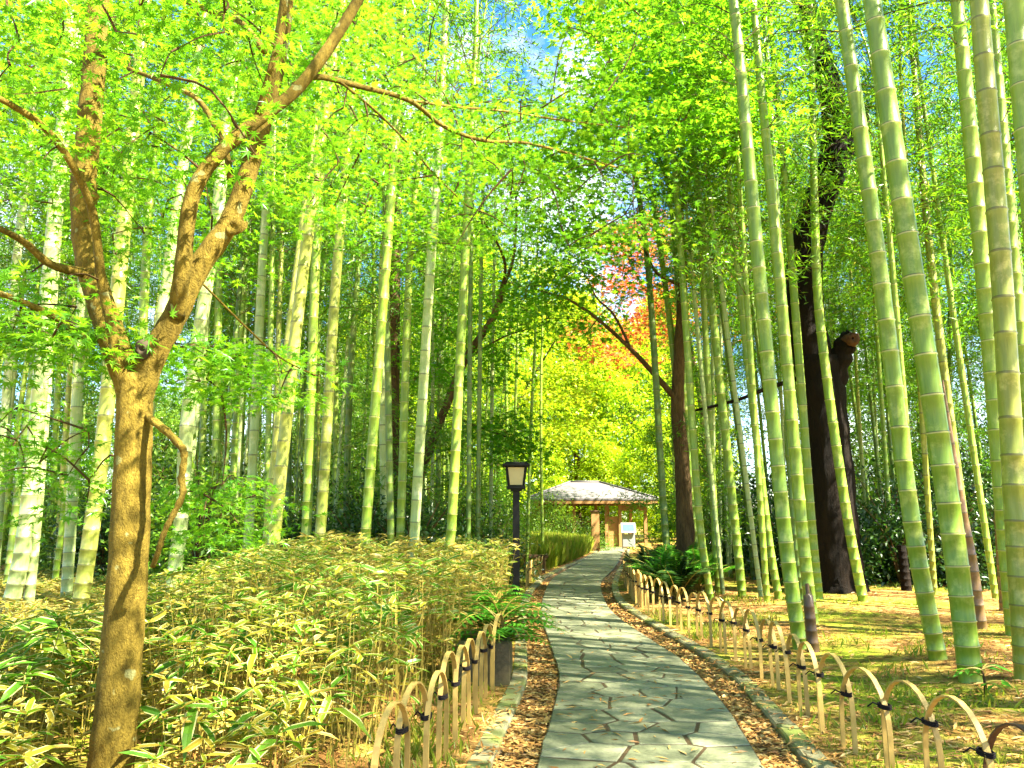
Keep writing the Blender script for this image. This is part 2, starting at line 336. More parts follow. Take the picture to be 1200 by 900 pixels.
# ------------------------------------------------------------------ path outline (pixels on the ground plane)
def edge(pts):
    a = np.array([gp(x, y) for x, y in pts]); a = a[np.argsort(a[:, 1])]
    c = crom(a, 8); return c[:, 1], c[:, 0]
E = {
 'pl': edge([(630, 900), (647, 840), (655, 800), (651, 777), (641, 747), (634, 723), (637, 700), (647, 680), (667, 667), (697, 650), (710, 643)]),
 'pr': edge([(893, 900), (847, 827), (800, 777), (770, 757), (722, 723), (708, 703), (705, 683), (719, 668), (727, 655), (731, 643)]),
 'kr': edge([(943, 900), (890, 833), (857, 797), (820, 770), (800, 758), (760, 733), (726, 710), (717, 690), (722, 673), (731, 657), (735, 643)]),
 'kl': edge([(576, 900), (606, 832), (617, 804), (618, 780), (617, 746), (617, 725), (623, 698), (632, 687), (647, 674), (692, 653), (705, 643)]),
}
NEAR = {'pl': .0, 'pr': 1.12, 'kr': 1.38, 'kl': -.22}
def ex(k, Y):
    Ys, Xs = E[k]; Y = np.asarray(Y, float)
    v = np.interp(Y, Ys, Xs)
    t = np.clip((Ys[0] - Y) / 4.0, 0, 1); v = np.where(Y < Ys[0], Xs[0] + (NEAR[k] - Xs[0]) * (t * (2 - t)), v)
    return v
KW = .13
def sm(t): t = np.clip(t, 0, 1); return t * t * (3 - 2 * t)
def gz(x, Y):
    dr = x - (ex('kr', Y) + KW); dl = (ex('kl', Y) - KW) - x
    z = np.where(dr > 0, .04 + .11 * sm(dr / 2.0), np.where(dl > 0, .04 + .14 * sm(dl / 2.5), 0.0))
    z = z + np.where((dr > .3) | (dl > .3), .03 * np.sin(x * 1.7 + 1) * np.sin(Y * 1.3) * sm(np.maximum(dr, dl) - .3), 0)
    return z

# ------------------------------------------------------------------ ground
def build_ground():
    rows = np.concatenate([[-150, -60, -25, -12, -7], np.arange(-4, 14, .3), np.arange(14, 40, 1.0), [42, 46, 52, 60, 75, 100, 150, 300]])
    offs = np.concatenate([[0], np.geomspace(.12, 300, 42)])
    def band(xf, b):
        X = np.array([xf(y) for y in rows]); n = X.shape[1]; Yg = np.repeat(rows[:, None], n, 1)
        return X, Yg
    b = Buf()
    for side in (-1, 1):
        k = 'kl' if side < 0 else 'kr'
        X = np.stack([ex(k, rows) + side * (KW * .5 + o) for o in offs], 1); Yg = np.repeat(rows[:, None], len(offs), 1)
        Z = gz(X, Yg); Z[:, 0] = .035; Z[:, 1] = np.maximum(Z[:, 1], .035)
        n = len(offs); i = np.arange(len(rows) - 1)[:, None]; j = np.arange(n - 1)[None]
        F = np.stack([i * n + j, i * n + j + 1, (i + 1) * n + j + 1, (i + 1) * n + j], -1).reshape(-1, 4)
        if side < 0: F = F[:, ::-1]
        b.add(np.stack([X, Yg, Z], -1), F)
    L = ex('kl', rows) - KW * .5; Rr = ex('kr', rows) + KW * .5
    V = np.concatenate([np.stack([L, rows, np.full(len(rows), -.03)], 1), np.stack([Rr, rows, np.full(len(rows), -.03)], 1)])
    n = len(rows); i = np.arange(n - 1)
    b.add(V, np.stack([i, i + n, i + n + 1, i + 1], 1))
    b.build('ground', M['ground'], kind='structure')
build_ground()
def strip(name, ka, kb, z, m, y0=-4, y1=40, inset=0.0):
    rows = np.arange(y0, y1, .25); A = ex(ka, rows) + inset; B = ex(kb, rows) - inset; n = len(rows)
    V = np.concatenate([np.stack([A, rows, np.full(n, z)], 1), np.stack([B, rows, np.full(n, z)], 1)]); i = np.arange(n - 1)
    return Buf().add(V, np.stack([i, i + n, i + n + 1, i + 1], 1)).build(name, m, kind='structure')
strip('gravel_strip', 'kl', 'kr', -.004, M['gravel'])

# ------------------------------------------------------------------ paved path: every flagstone its own piece
path = strip('stone_path', 'pl', 'pr', .0262, M['joint'])
def clip(poly, p, n):
    out = []
    for i in range(len(poly)):
        a, b = poly[i], poly[(i + 1) % len(poly)]; da, db = (a - p) @ n, (b - p) @ n
        if da <= 0: out.append(a)
        if da * db < 0: out.append(a + (b - a) * da / (da - db))
    return out
def flagstones():
    W = 1.15; pts = []; y = -1.2; r = 0
    while y < 38:
        n = (4 if rng.random() < .7 else 3) if y < 15 else (3 if rng.random() < .5 else 2)
        h = rng.uniform(.26, .36) if y < 15 else rng.uniform(.6, .85)
        for k in range(n):
            pts.append(((k + .5 + rng.uniform(-.26, .26)) * W / n, y + rng.uniform(-.36, .36) * h))
        y += h; r += 1
    pts = np.array(pts); AX = .82
    q = pts * np.array([AX, 1])
    for i, p in enumerate(q):
        jw = rng.uniform(.006, .013)
        poly = [np.array(c) for c in ((0.004, p[1] - 1.6), (W * AX - .004, p[1] - 1.6), (W * AX - .004, p[1] + 1.6), (0.004, p[1] + 1.6))]
        near = np.argsort(np.linalg.norm(q - p, axis=1))[1:16]
        for j in near:
            poly = clip(poly, (p + q[j]) / 2 - unit(q[j] - p) * jw, q[j] - p)
            if len(poly) < 3: break
        if len(poly) < 3: continue
        # drop tiny edges, inset for the joint
        poly = [c for k, c in enumerate(poly) if np.linalg.norm(c - poly[k - 1]) > .02]
        if len(poly) < 3: continue
        P = np.array(poly) / np.array([AX, 1])
        def mp(P):
            t = P[:, 0] / W; A = ex('pl', P[:, 1]); B = ex('pr', P[:, 1])
            return np.stack([A + t * (B - A), P[:, 1]], 1)
        # subdivide edges with slight wobble
        Q = []
        for k in range(len(P)):
            a, b2 = P[k], P[(k + 1) % len(P)]; Q.append(a)
            if np.linalg.norm(b2 - a) > .3: Q.append((a + b2) / 2 + rng.normal(0, .005, 2))
        P = mp(np.array(Q)); c = P.mean(0); d = P - c; L = np.linalg.norm(d, axis=1, keepdims=True)
        o = P; t_ = c + d * (1 - .006 / L); n = len(P); zt = .031 + rng.normal(0, .0009); tilt = rng.normal(0, .004, 2)
        V = np.concatenate([np.column_stack([o, np.full(n, .0)]), np.column_stack([o, np.full(n, zt - .004)]), np.column_stack([t_, np.full(n, zt) + (t_ - c) @ tilt])])
        F = [tuple(range(2 * n, 3 * n))] + [(a * n + k, a * n + (k + 1) % n, (a + 1) * n + (k + 1) % n, (a + 1) * n + k) for a in (0, 1) for k in range(n)]
        V -= np.array([c[0], c[1], 0])
        me = bpy.data.meshes.new('flagstone'); me.from_pydata(V.tolist(), [], F); me.materials.append(M['flag'])
        ob = link('flagstone', me, path); ob.location = (c[0], c[1], 0)
flagstones()
def kerb(k, side, y0, y1, lab):
    root = thing('stone_kerb', (float(ex(k, 5)), 5, 0), lab, 'kerb'); root['kind'] = 'structure'; del root['category']
    y = y0
    while y < y1:
        L = rng.uniform(.9, 1.5); rows = np.linspace(y + .006, y + L - .006, 7); b = Buf()
        xi = ex(k, rows); xo = xi + side * KW; z = .045 + rng.normal(0, .004); n = 7
        e = .012
        prof = [(xi, -.02), (xi, z - e), (xi + side * e, z), (xo - side * e, z + .004), (xo, z - e), (xo, -.02)]
        V = np.concatenate([np.stack([px_, rows, np.full(n, pz) + rng.normal(0, .0015, n)], 1) for px_, pz in prof]) - np.array(root.location)
        F = [(a * n + i, a * n + i + 1, (a + 1) * n + i + 1, (a + 1) * n + i) for a in range(5) for i in range(n - 1)]
        if side > 0: F = [f[::-1] for f in F]
        b.add(V, F); b.F.append((np.array([[a * n for a in range(6)]]), 0, None)); b.F.append((np.array([[a * n + n - 1 for a in range(6)]]), 0, None))
        b.build('kerb_stone', M['kerb'], root, smooth=False)
        y += L
kerb('kr', 1, -2, 35, 'mossy flat kerb stones along the gravel by the long hoop fence')
kerb('kl', -1, -2, 35, 'mossy flat kerb stones along the gravel by the stone block')

# ------------------------------------------------------------------ hoop fences
def sample_line(P, step):
    P = crom(P, 10); L = np.concatenate([[0], np.cumsum(np.linalg.norm(np.diff(P, axis=0), axis=1))])
    s = np.arange(0, L[-1], step); return np.stack([np.interp(s, L, P[:, i]) for i in range(3)], 1)
def strip_hoop(p0, p1, h, w=.026, t=.008):
    d = p1 - p0; L = np.linalg.norm(d[:2]); u = np.array([d[0], d[1], 0]) / L; nrm = np.array([-u[1], u[0], 0])
    r = L / 2; ts = np.concatenate([np.linspace(0, 1, 4)[:-1] * (h - r * 1.15), []])
    prof = [(0.0 + (i / 3) * .0, zz - .06 if i == 0 else zz) for i, zz in enumerate(ts)]
    prof += [(r - r * math.cos(a), h - r * 1.15 + r * 1.15 * math.sin(a)) for a in np.linspace(0, math.pi, 13)]
    prof += [(L, zz - .06 if i == 2 else zz) for i, zz in enumerate(ts[::-1])]
    prof = np.array(prof); n = len(prof)
    sk = rng.normal(0, .012)
    C = p0[None] + prof[:, :1] * u + np.column_stack([np.zeros(n), np.zeros(n), prof[:, 1]]) + (prof[:, 1:2] * sk) * nrm
    T = unit(np.gradient(C, axis=0)); O = np.cross(T, nrm)
    ws = w / 2 * np.linspace(1.08, .92, n)[:, None]; V = []
    for a, c in ((-1, -1), (1, -1), (1, 1), (-1, 1)): V.append(C + a * ws * nrm + c * t / 2 * O)
    V = np.stack(V, 1).reshape(-1, 3)
    F = [(i * 4 + k, i * 4 + (k + 1) % 4, i * 4 + 4 + (k + 1) % 4, i * 4 + 4 + k) for i in range(n - 1) for k in range(4)]
    return V, F, u, nrm
def hoop_fence(P, step, h, lab, dark=.1, over=1.22, off=.0):
    pts = sample_line(P, step)
    for q in pts: q[2] = gz(q[0], q[1]) + off
    root = thing('hoop_fence', pts[0], lab, 'fence'); r0 = pts[0]
    for i in range(len(pts) - 1):
        a, b2 = pts[i], pts[i] + (pts[i + 1] - pts[i]) * over
        hh = h * rng.uniform(.94, 1.05)
        V, F, u, nrm = strip_hoop(a - r0 + nrm_off(i, pts), b2 - r0 + nrm_off(i, pts), hh)
        Buf().add(V, F).build('hoop', M['hoop_dark'] if rng.random() < dark else M['hoop'], root, smooth=False)
        if i:
            zc = h * rng.uniform(.60, .68); c = a - r0 + u * step * .11 + np.array([0, 0, zc]); bb = Buf()
            for k in range(3):
                th = np.linspace(0, 2 * math.pi, 9); w1, w2 = .085 * step / .45 + .0, .03
                ring = c + np.array([0, 0, (k - 1) * .008]) + np.cos(th)[:, None] * u * .050 + np.sin(th)[:, None] * nrm * .024
                add_tube(bb, ring, .0042, 4, cap=False)
            add_tube(bb, [c + nrm * .02, c + nrm * .05 + u * .02 + np.array([0, 0, .015]), c + nrm * .07 + u * .04 - np.array([0, 0, .01])], .004, 4)
            bb.build('tie', M['twine'], root)
    return root
def nrm_off(i, pts):
    d = pts[min(i + 1, len(pts) - 1)] - pts[i]; d = unit(np.array([-d[1], d[0], 0])); return d * (.011 if i % 2 else -.011)
hoop_fence([gp(x, y) for x, y in [(1260, 1060), (1150, 985), (1040, 915), (972, 872), (907, 812), (850, 772), (788, 738), (755, 720), (738, 699), (732, 681), (735, 668)]], .40, .50,
           'long row of bent bamboo hoops tied with black twine beside the big culms', .04)
hoop_fence([gp(x, y) for x, y in [(430, 1010), (472, 960), (503, 925), (524, 893), (541, 868), (557, 842), (572, 820), (588, 802)]], .36, .52,
           'short row of bamboo hoops in front of the striped sasa bushes', .0)
hoop_fence([gp(x, y) for x, y in [(616, 690), (622, 683), (632, 676), (642, 670)]], .36, .42,
           'small far row of bamboo hoops beyond the lamp post', .1)

# ------------------------------------------------------------------ bamboo
def node_heights(H, i0=.13, i1=.33):
    h = [0.0]; 
    while h[-1] < H: h.append(h[-1] + (i0 + (i1 - i0) * min(1, h[-1] / 2.2)) * rng.uniform(.84, 1.18) * (1 if h[-1] < H * .75 else .85))
    return np.array(h[:-1] + [H])
def culm_mesh(name, cur, H, r0, m, parent, k=12):
    nh = node_heights(H); P = []; rr = []; vv = []
    rad = lambda h: r0 * (1.06 - .12 * min(h / H, 1)) * (1 - max(0, (h / H - .35) / .65) ** 1.3 * .85)
    for i in range(len(nh) - 1):
        a, b2 = nh[i], nh[i + 1]; L = b2 - a
        for f, s in ((0, 1.075), (.045, .985), (.95, .985)):
            h = a + f * L; P.append(cur(h)); rr.append(rad(h) * s); vv.append((i, f))
    P.append(cur(H)); rr.append(rad(H)); P = np.array(P)
    V, F = tube_arrays(P, rr, k)
    fr = np.tile([0, .045, .95], len(nh) - 1); f2 = np.tile([.045, .95, 1.0], len(nh) - 1)
    i = np.repeat(np.arange(len(P) - 1), k); j = np.tile(np.arange(k), len(P) - 1)
    uv = np.stack([np.stack([j / k, fr[i]], -1), np.stack([(j + 1) / k, fr[i]], -1), np.stack([(j + 1) / k, f2[i]], -1), np.stack([j / k, f2[i]], -1)], 1)
    return Buf().add(V, F, 0, uv).build(name, m, parent), nh
def bamboo_crown(cur, H, nh, z0, parent, dens=1.0, nb=2, Lmax=1.5, leafm='bamboo_leaf'):
    b = Buf(); az = rng.uniform(0, 6.28); LP = []; LD = []; LS = []
    for h in nh[(nh > z0) & (nh < H - .05)]:
        az += 2.4; t = (h - z0) / (H - z0)
        for s in range(nb):
            a = az + s * 2 * math.pi / nb + rng.uniform(-.5, .5); L = Lmax * (.55 + .6 * math.sin(math.pi * min(1, .25 + t * .75))) * rng.uniform(.7, 1.15)
            el = rng.uniform(.3, .9); d = np.array([math.cos(a) * math.cos(el), math.sin(a) * math.cos(el), math.sin(el)])
            ts = np.linspace(0, 1, 5); Pb = cur(h) + ts[:, None] * L * d + np.column_stack([0 * ts, 0 * ts, -ts ** 2 * L * rng.uniform(.35, .7)])
            add_tube(b, Pb, np.linspace(.008, .002, 5), 3, 1, cap=False)
            n = max(2, int(7 * dens * L / 1.2))
            for tt in rng.uniform(.2, 1.0, n):
                c = np.array([np.interp(tt, ts, Pb[:, i]) for i in range(3)]) + rng.normal(0, .11, 3) * (.4 + tt)
                m = rng.integers(6, 11); LP.append(c + rng.normal(0, .06, (m, 3))); dd = unit(rng.normal(size=(m, 3)) + d * .9 + np.array([0, 0, -.55])); LD.append(dd); LS.append(rng.uniform(.10, .17, m))
    LP = np.concatenate(LP); LD = np.concatenate(LD); LS = np.concatenate(LS)
    leaves(b, BL, LP, LD, rdir(len(LP), .6, .8), LS)
    return b.build('foliage', [M[leafm], M['twig']], parent, smooth=False)
def bamboo_px(pts, wpx, mat, label, group=None, base=True, Y=None, ztop=None, crown=6.0, H=None, dens=.75):
    """pts: pixels from the base up. The base pixel is on the ground, or (base=False) the depth is that of a culm of usual girth."""
    side = 1 if pts[0][0] > 680 else -1
    if Y is None:
        if base:
            g = gp(*pts[0], .15); Y = g[1]
        else: Y = .125 * FPX / wpx
    P = [at(x, y, Y) for x, y in pts]
    d = P[1] - P[0]; z0 = float(gz(P[0][0], Y)); P0 = P[0] + d * (z0 - P[0][2]) / d[2]
    if abs(P0[2] - P[0][2]) > .25: P = [P0] + P
    else: P[0] = P0
    H = H or rng.uniform(11.5, 14); d = unit(P[-1] - P[-2]); lean = np.array([d[0], d[1] + rng.normal(0, .03), d[2]])
    top = P[-1].copy(); yb = rng.normal(0, .05)
    while top[2] < H:
        k = max(0, (top[2] - H * .72) / (H * .28)); lean = unit(lean + np.array([rng.normal(0, .03) + .16 * k * np.sign(lean[0] + 1e-6), .12 * k * np.sign(yb), -.03 * k])); top = top + lean * .8; P.append(top.copy())
    P = crom(P, 4); r0v = P[0].copy(); P = P - r0v
    Ls = np.concatenate([[0], np.cumsum(np.linalg.norm(np.diff(P, axis=0), axis=1))]); cur = lambda h: np.array([np.interp(h, Ls, P[:, i]) for i in range(3)])
    r = wpx * Y / FPX / 2
    root = thing('bamboo', r0v - np.array([0, 0, .03]), label, 'bamboo', group)
    _, nh = culm_mesh('culm', cur, Ls[-1], r, M[mat], root, 14 if wpx > 12 else 9)
    bamboo_crown(cur, Ls[-1], nh, crown + rng.uniform(-.4, .8), root, dens)
    return root
GL = 'bamboos standing in the striped sasa bed'; GR = 'bamboos standing on the mossy ground behind the hoop fence'; GM = 'bamboos on the far side of the sasa bed near the lamp'
B = bamboo_px
# behind the long hoop fence
B([(1138, 797), (1113, 600), (1067, 300), (1022, 0)], 24, 'culm_green', 'thick green culm rooted beside the small five-leafed seedling, leaning towards the path')
B([(1100, 773), (1067, 600), (1029, 300), (986, 0)], 18.5, 'culm_green', 'green leaning culm rooted in bright grass next to the thickest green culm')
B([(1203, 800), (1190, 600), (1172, 300), (1147, 0)], 23, 'culm_yellow', 'yellowish culm with pale lichen blotches and dark node rings')
B([(1190, 745), (1177, 600), (1151, 300), (1121, 0)], 19, 'culm_green', 'smooth green culm close against the blotched yellowish culm')
B([(1262, 830), (1240, 600), (1215, 300), (1188, 0)], 25, 'culm_green', 'thick pale green culm outermost of the row past the blotched one')
B([(1228, 720), (1213, 560), (1187, 300), (1162, 0)], 14, 'culm_green', 'slim culm between the blotched culm and the outermost thick culm')
B([(937, 752), (917, 600), (888, 300), (864, 40)], 15.5, 'culm_green', 'green culm rooted right beside the pointed brown stump')
B([(952, 728), (938, 600), (911, 300), (887, 50)], 13, 'culm_green', 'lighter green culm just behind the pointed brown stump')
B([(942, 712), (930, 600), (914, 300), (899, 70)], 8.5, 'culm_dark', 'slim dark culm tucked between the culms at the pointed stump')
B([(960, 703), (950, 600), (927, 300), (907, 75)], 9.5, 'culm_green', 'slim culm standing against the edge of the dark old tree')
B([(1012, 705), (992, 600), (966, 420), (956, 300), (951, 60)], 10.5, 'culm_green', 'bowed slim culm crossing in front of the dark old tree trunk')
B([(1142, 700), (1128, 600), (1090, 300), (1066, 20)], 9.5, 'culm_yellow', 'slim yellow culm behind the two leaning green culms')
for p, w, c in [([(913, 703), (897, 600), (863, 300), (842, 60)], 8.5, 'culm_green'), ([(870, 697), (860, 600), (828, 300), (810, 150)], 9.5, 'culm_green'),
                ([(842, 693), (837, 600), (822, 300), (812, 150)], 7.5, 'culm_green'), ([(833, 700), (819, 600), (803, 367), (790, 180)], 8.5, 'culm_green'),
                ([(884, 680), (872, 560), (838, 300), (820, 120)], 6, 'culm_dark'), ([(926, 676), (905, 520), (875, 300), (858, 100)], 6, 'culm_dark'),
                ([(806, 684), (797, 500), (778, 320), (750, 140)], 8, 'culm_green'), ([(786, 688), (777, 583), (760, 317), (740, 173)], 8, 'culm_dark'),
                ([(822, 684), (808, 560), (792, 300), (773, 117)], 8, 'culm_green')]:
    B(p, w, c, 'slim green bamboo between the dark ferns and the pointed stump', 'slim bamboos between ferns and stump', crown=5.2)
# in and behind the sasa bed
B([(6, 735), (33, 600), (60, 300), (80, 80)], 17, 'culm_pale', 'stout chalky white-green culm with a slimmer culm touching its foot')
B([(31, 733), (44, 600), (57, 420), (72, 200)], 11, 'culm_pale', 'slimmer chalky culm touching the foot of the stout white-green one')
B([(90, 735), (110, 600), (124, 487), (143, 290), (165, 60)], 17, 'culm_yellow', 'stout yellow-green culm leaning next to the maple trunk')
B([(0, 580), (20, 300), (34, 190), (45, 40)], 10, 'culm_pale', 'pale culm outermost at the open sunny edge of the sasa bed', base=False)
B([(80, 667), (84, 600), (94, 400), (106, 180)], 12, 'culm_pale', 'pale straight culm between the stout chalky culm and the stout yellow one', base=False)
B([(196, 735), (213, 600), (220, 487), (244, 320), (257, 233), (277, 0)], 15.5, 'culm_pale', 'sunlit whitish culm seen through the fork of the maple')
B([(148, 700), (172, 500), (198, 310), (242, 0)], 13, 'culm_pale', 'brightest whitish culm rising behind the maple fork and trunk', base=False)
B([(230, 480), (267, 150), (294, 20)], 9, 'culm_pale', 'thin whitish culm behind the sunlit one in the maple fork', base=False)
B([(160, 600), (172, 290), (184, 150), (192, 20)], 10.5, 'culm_green', 'grey-green culm directly behind the maple limb', base=False)
B([(247, 650), (252, 600), (257, 300), (262, 150)], 9, 'culm_green', 'straight thin green culm just past the dangling dead branch of the maple', base=False)
B([(287, 650), (293, 600), (308, 300), (316, 180)], 10.5, 'culm_pale', 'pale green upright culm next to the tan-sided leaning pair', base=False)
B([(315, 713), (324, 600), (357, 300), (391, 67)], 14, 'culm_yellow', 'tan-sided culm in the sasa with a bright sunlit flank', Y=7.6)
B([(306, 700), (318, 560), (345, 330), (372, 130)], 7, 'culm_yellow', 'thin yellow culm right behind the tan-sided sunlit culm', Y=9)
B([(354, 640), (360, 600), (370, 300), (378, 150)], 11, 'culm_green', 'smooth green culm beside the tan-sided sunlit culm', base=False)
B([(371, 640), (377, 600), (393, 333), (407, 180), (420, 20)], 12, 'culm_yellow', 'yellow-brown culm with closely spaced dark rings', base=False)
B([(452, 640), (450, 600), (448, 300), (463, 167), (472, 40)], 8.5, 'culm_pale', 'white mottled culm in front of the brown cedar trunk', base=False)
B([(428, 640), (430, 600), (453, 300), (466, 120)], 11.5, 'culm_green', 'broad green culm next to the brown cedar trunk', base=False)
B([(468, 645), (470, 600), (480, 300), (490, 190), (500, 40)], 9.5, 'culm_green', 'clean green culm between the white mottled one and the ringed pale one', base=False)
B([(484, 645), (487, 600), (505, 300), (511, 230), (523, 0)], 11.5, 'culm_pale', 'pale culm with wide brown node rings near the leaning dark tree', base=False)
B([(526, 640), (530, 600), (545, 300), (552, 160), (558, 40)], 11, 'culm_green', 'smooth green culm crossing in front of the leaning dark tree', base=False)
for p, w, c in [([(549, 620), (552, 300), (558, 120)], 5.5, 'culm_dark'), ([(560, 620), (563, 367), (567, 160)], 5, 'culm_dark'), ([(575, 620), (577, 420), (581, 220)], 4.2, 'culm_pale'),
                ([(618, 640), (622, 500), (627, 400), (630, 280)], 3.6, 'culm_green'), ([(636, 640), (634, 520), (634, 440)], 3.2, 'culm_green'), ([(603, 640), (604, 480), (607, 380)], 3.4, 'culm_green')]:
    B(p, w, c, 'hair-thin far bamboo around the lamp post', 'thin bamboos around the lamp', Y=.075 * FPX / w, crown=6.5)
for p, w, c in [([(232, 700), (238, 500), (246, 300), (252, 100)], 7, 'culm_green'), ([(270, 650), (276, 500), (288, 300), (296, 100)], 7.5, 'culm_green'), ([(338, 650), (340, 450), (347, 250), (352, 100)], 6.5, 'culm_dark'),
                ([(405, 640), (410, 450), (424, 250), (434, 60)], 7.5, 'culm_dark'), ([(440, 640), (440, 450), (437, 250), (436, 100)], 6, 'culm_green'), ([(392, 640), (394, 450), (396, 250)], 6, 'culm_green'),
                ([(512, 640), (516, 450), (524, 250), (531, 90)], 6, 'culm_dark'), ([(60, 640), (68, 450), (78, 250)], 7, 'culm_green'), ([(118, 640), (122, 450), (126, 250)], 7, 'culm_green')]:
    B(p, w, c, 'thin bamboo of the second row behind the stout culms of the sasa bed', 'second row behind the sasa bed', base=False, crown=5.0)

# ---- rows behind: copies of a few finished bamboos
def proto_bamboo(H, r, mat, z0, dens, nb):
    bx, by = rng.normal(0, .25), rng.normal(0, .25)
    def cur(h):
        t = h / H; k = max(0, t - .7) / .3
        return np.array([bx * t ** 2 + k ** 2 * 1.1 * (1 if bx > 0 else -1), by * t ** 2 + k ** 2 * .6 * (1 if by > 0 else -1), h - k ** 2 * .5])
    root = thing('bamboo', (0, 0, 0), 'x', 'bamboo')
    _, nh = culm_mesh('culm', cur, H, r, M[mat], root, 8); bamboo_crown(cur, H, nh, z0, root, dens, nb, 1.6)
    return root
def copy_tree(o, parent=None):
    c = o.copy(); col.objects.link(c); c.parent = parent
    for ch in list(o.children): copy_tree(ch, c)
    return c
protos = [proto_bamboo(rng.uniform(11.5, 13.5), rng.uniform(.034, .05), m, z, 1.15, 3) for m, z in
          (('culm_green', 4.2), ('culm_dark', 4.8), ('culm_pale', 5.2), ('culm_green', 5.6), ('culm_dark', 3.6), ('culm_yellow', 5.0))]
LOOK = ['slender mid green', 'slender dark green', 'slender pale', 'tall bare-stemmed green', 'dark low-leafing', 'slender yellowish']
YOUNG = len(protos); LOOK += ['young bushy', 'young drooping']
protos += [proto_bamboo(5.2, .018, 'culm_green', .7, 1.5, 3), proto_bamboo(4.0, .015, 'culm_dark', .4, 1.6, 3)]
used = [False] * len(protos)
def put_bamboo(x, y, label, group, s=1.0, pick=None):
    i = int(rng.integers(YOUNG)) if pick is None else pick; label = LOOK[i] + ' ' + label; group = LOOK[i] + ' ' + group
    o = protos[i] if not used[i] else copy_tree(protos[i]); used[i] = True
    o.location = (x, y, float(gz(x, y)) - .03); o.rotation_euler = (rng.normal(0, .03), rng.normal(0, .03) - .03 * np.sign(x - 1), rng.uniform(0, 6.28))
    o.scale = (s, s, s * rng.uniform(.93, 1.08)); tag(o, label, 'bamboo', group)
spots = []
def scatter(n, xr, yr, dmin, ok):
    out = []; tries = 0
    while len(out) < n and tries < 20000:
        tries += 1; p = np.array([rng.uniform(*xr), rng.uniform(*yr)])
        if ok(*p) and all(np.hypot(*(p - q)) > dmin for q in spots): spots.append(p); out.append(p)
    return out
okR = lambda x, y: not (y < 13.6 and 318 < x / y * FPX * CP < 425) and x > ex('kr', y) + 1.6 + max(0, (y - 14)) * .12 and x < 1.2 + y * .78
okL = lambda x, y: x < ex('kl', y) - 1.4 - max(0, (y - 14)) * .05 and x > -1 - y * .78
for x, y in scatter(78, (2, 22), (10.5, 27), .42, okR): put_bamboo(x, y, 'bamboo in the crowded shaded grove around the dark old tree', 'bamboos around the old tree')
for x, y in scatter(72, (-22, 0), (11, 27), .42, okL): put_bamboo(x, y, 'bamboo in the crowded back rows beyond the sasa bed', 'bamboos of the back rows')
for n_, (x, y) in enumerate(scatter(8, (2, 20), (18, 27), .8, okR)): put_bamboo(x, y, 'bamboo filling the shade around the dark old tree', 'bamboos around the old tree', 1, YOUNG + n_ % 2)
for n_, (x, y) in enumerate(scatter(18, (-20, 0), (14, 27), .8, okL)): put_bamboo(x, y, 'bamboo filling the back rows beyond the sasa bed', 'bamboos of the back rows', 1, YOUNG + n_ % 2)
for n_, (x, y) in enumerate([(3.6, 17.0), (4.4, 19.5), (4.0, 15.6), (5.4, 22.5)]): put_bamboo(x, y, 'bamboo drooping behind the dark ferns', 'bamboos behind the ferns', 1, YOUNG + n_ % 2)
# the grove goes on beside the walker: unseen bamboos added to shade the path
for x, y in [(6.4, 3.2), (5.6, 1.0), (7.4, -1.2), (6.0, -3.0), (8.6, 2.2), (9.2, -2.6), (9.5, 5.6), (4.6, -3.6), (11.0, .6), (8.0, 4.6), (12.5, 3.5), (6.9, 2.0), (10.2, 3.2), (8.8, 7.2)]:
    put_bamboo(x, y, 'unseen bamboo added for shade to the grove beside the walker', 'grove beside the walker', 1.1)

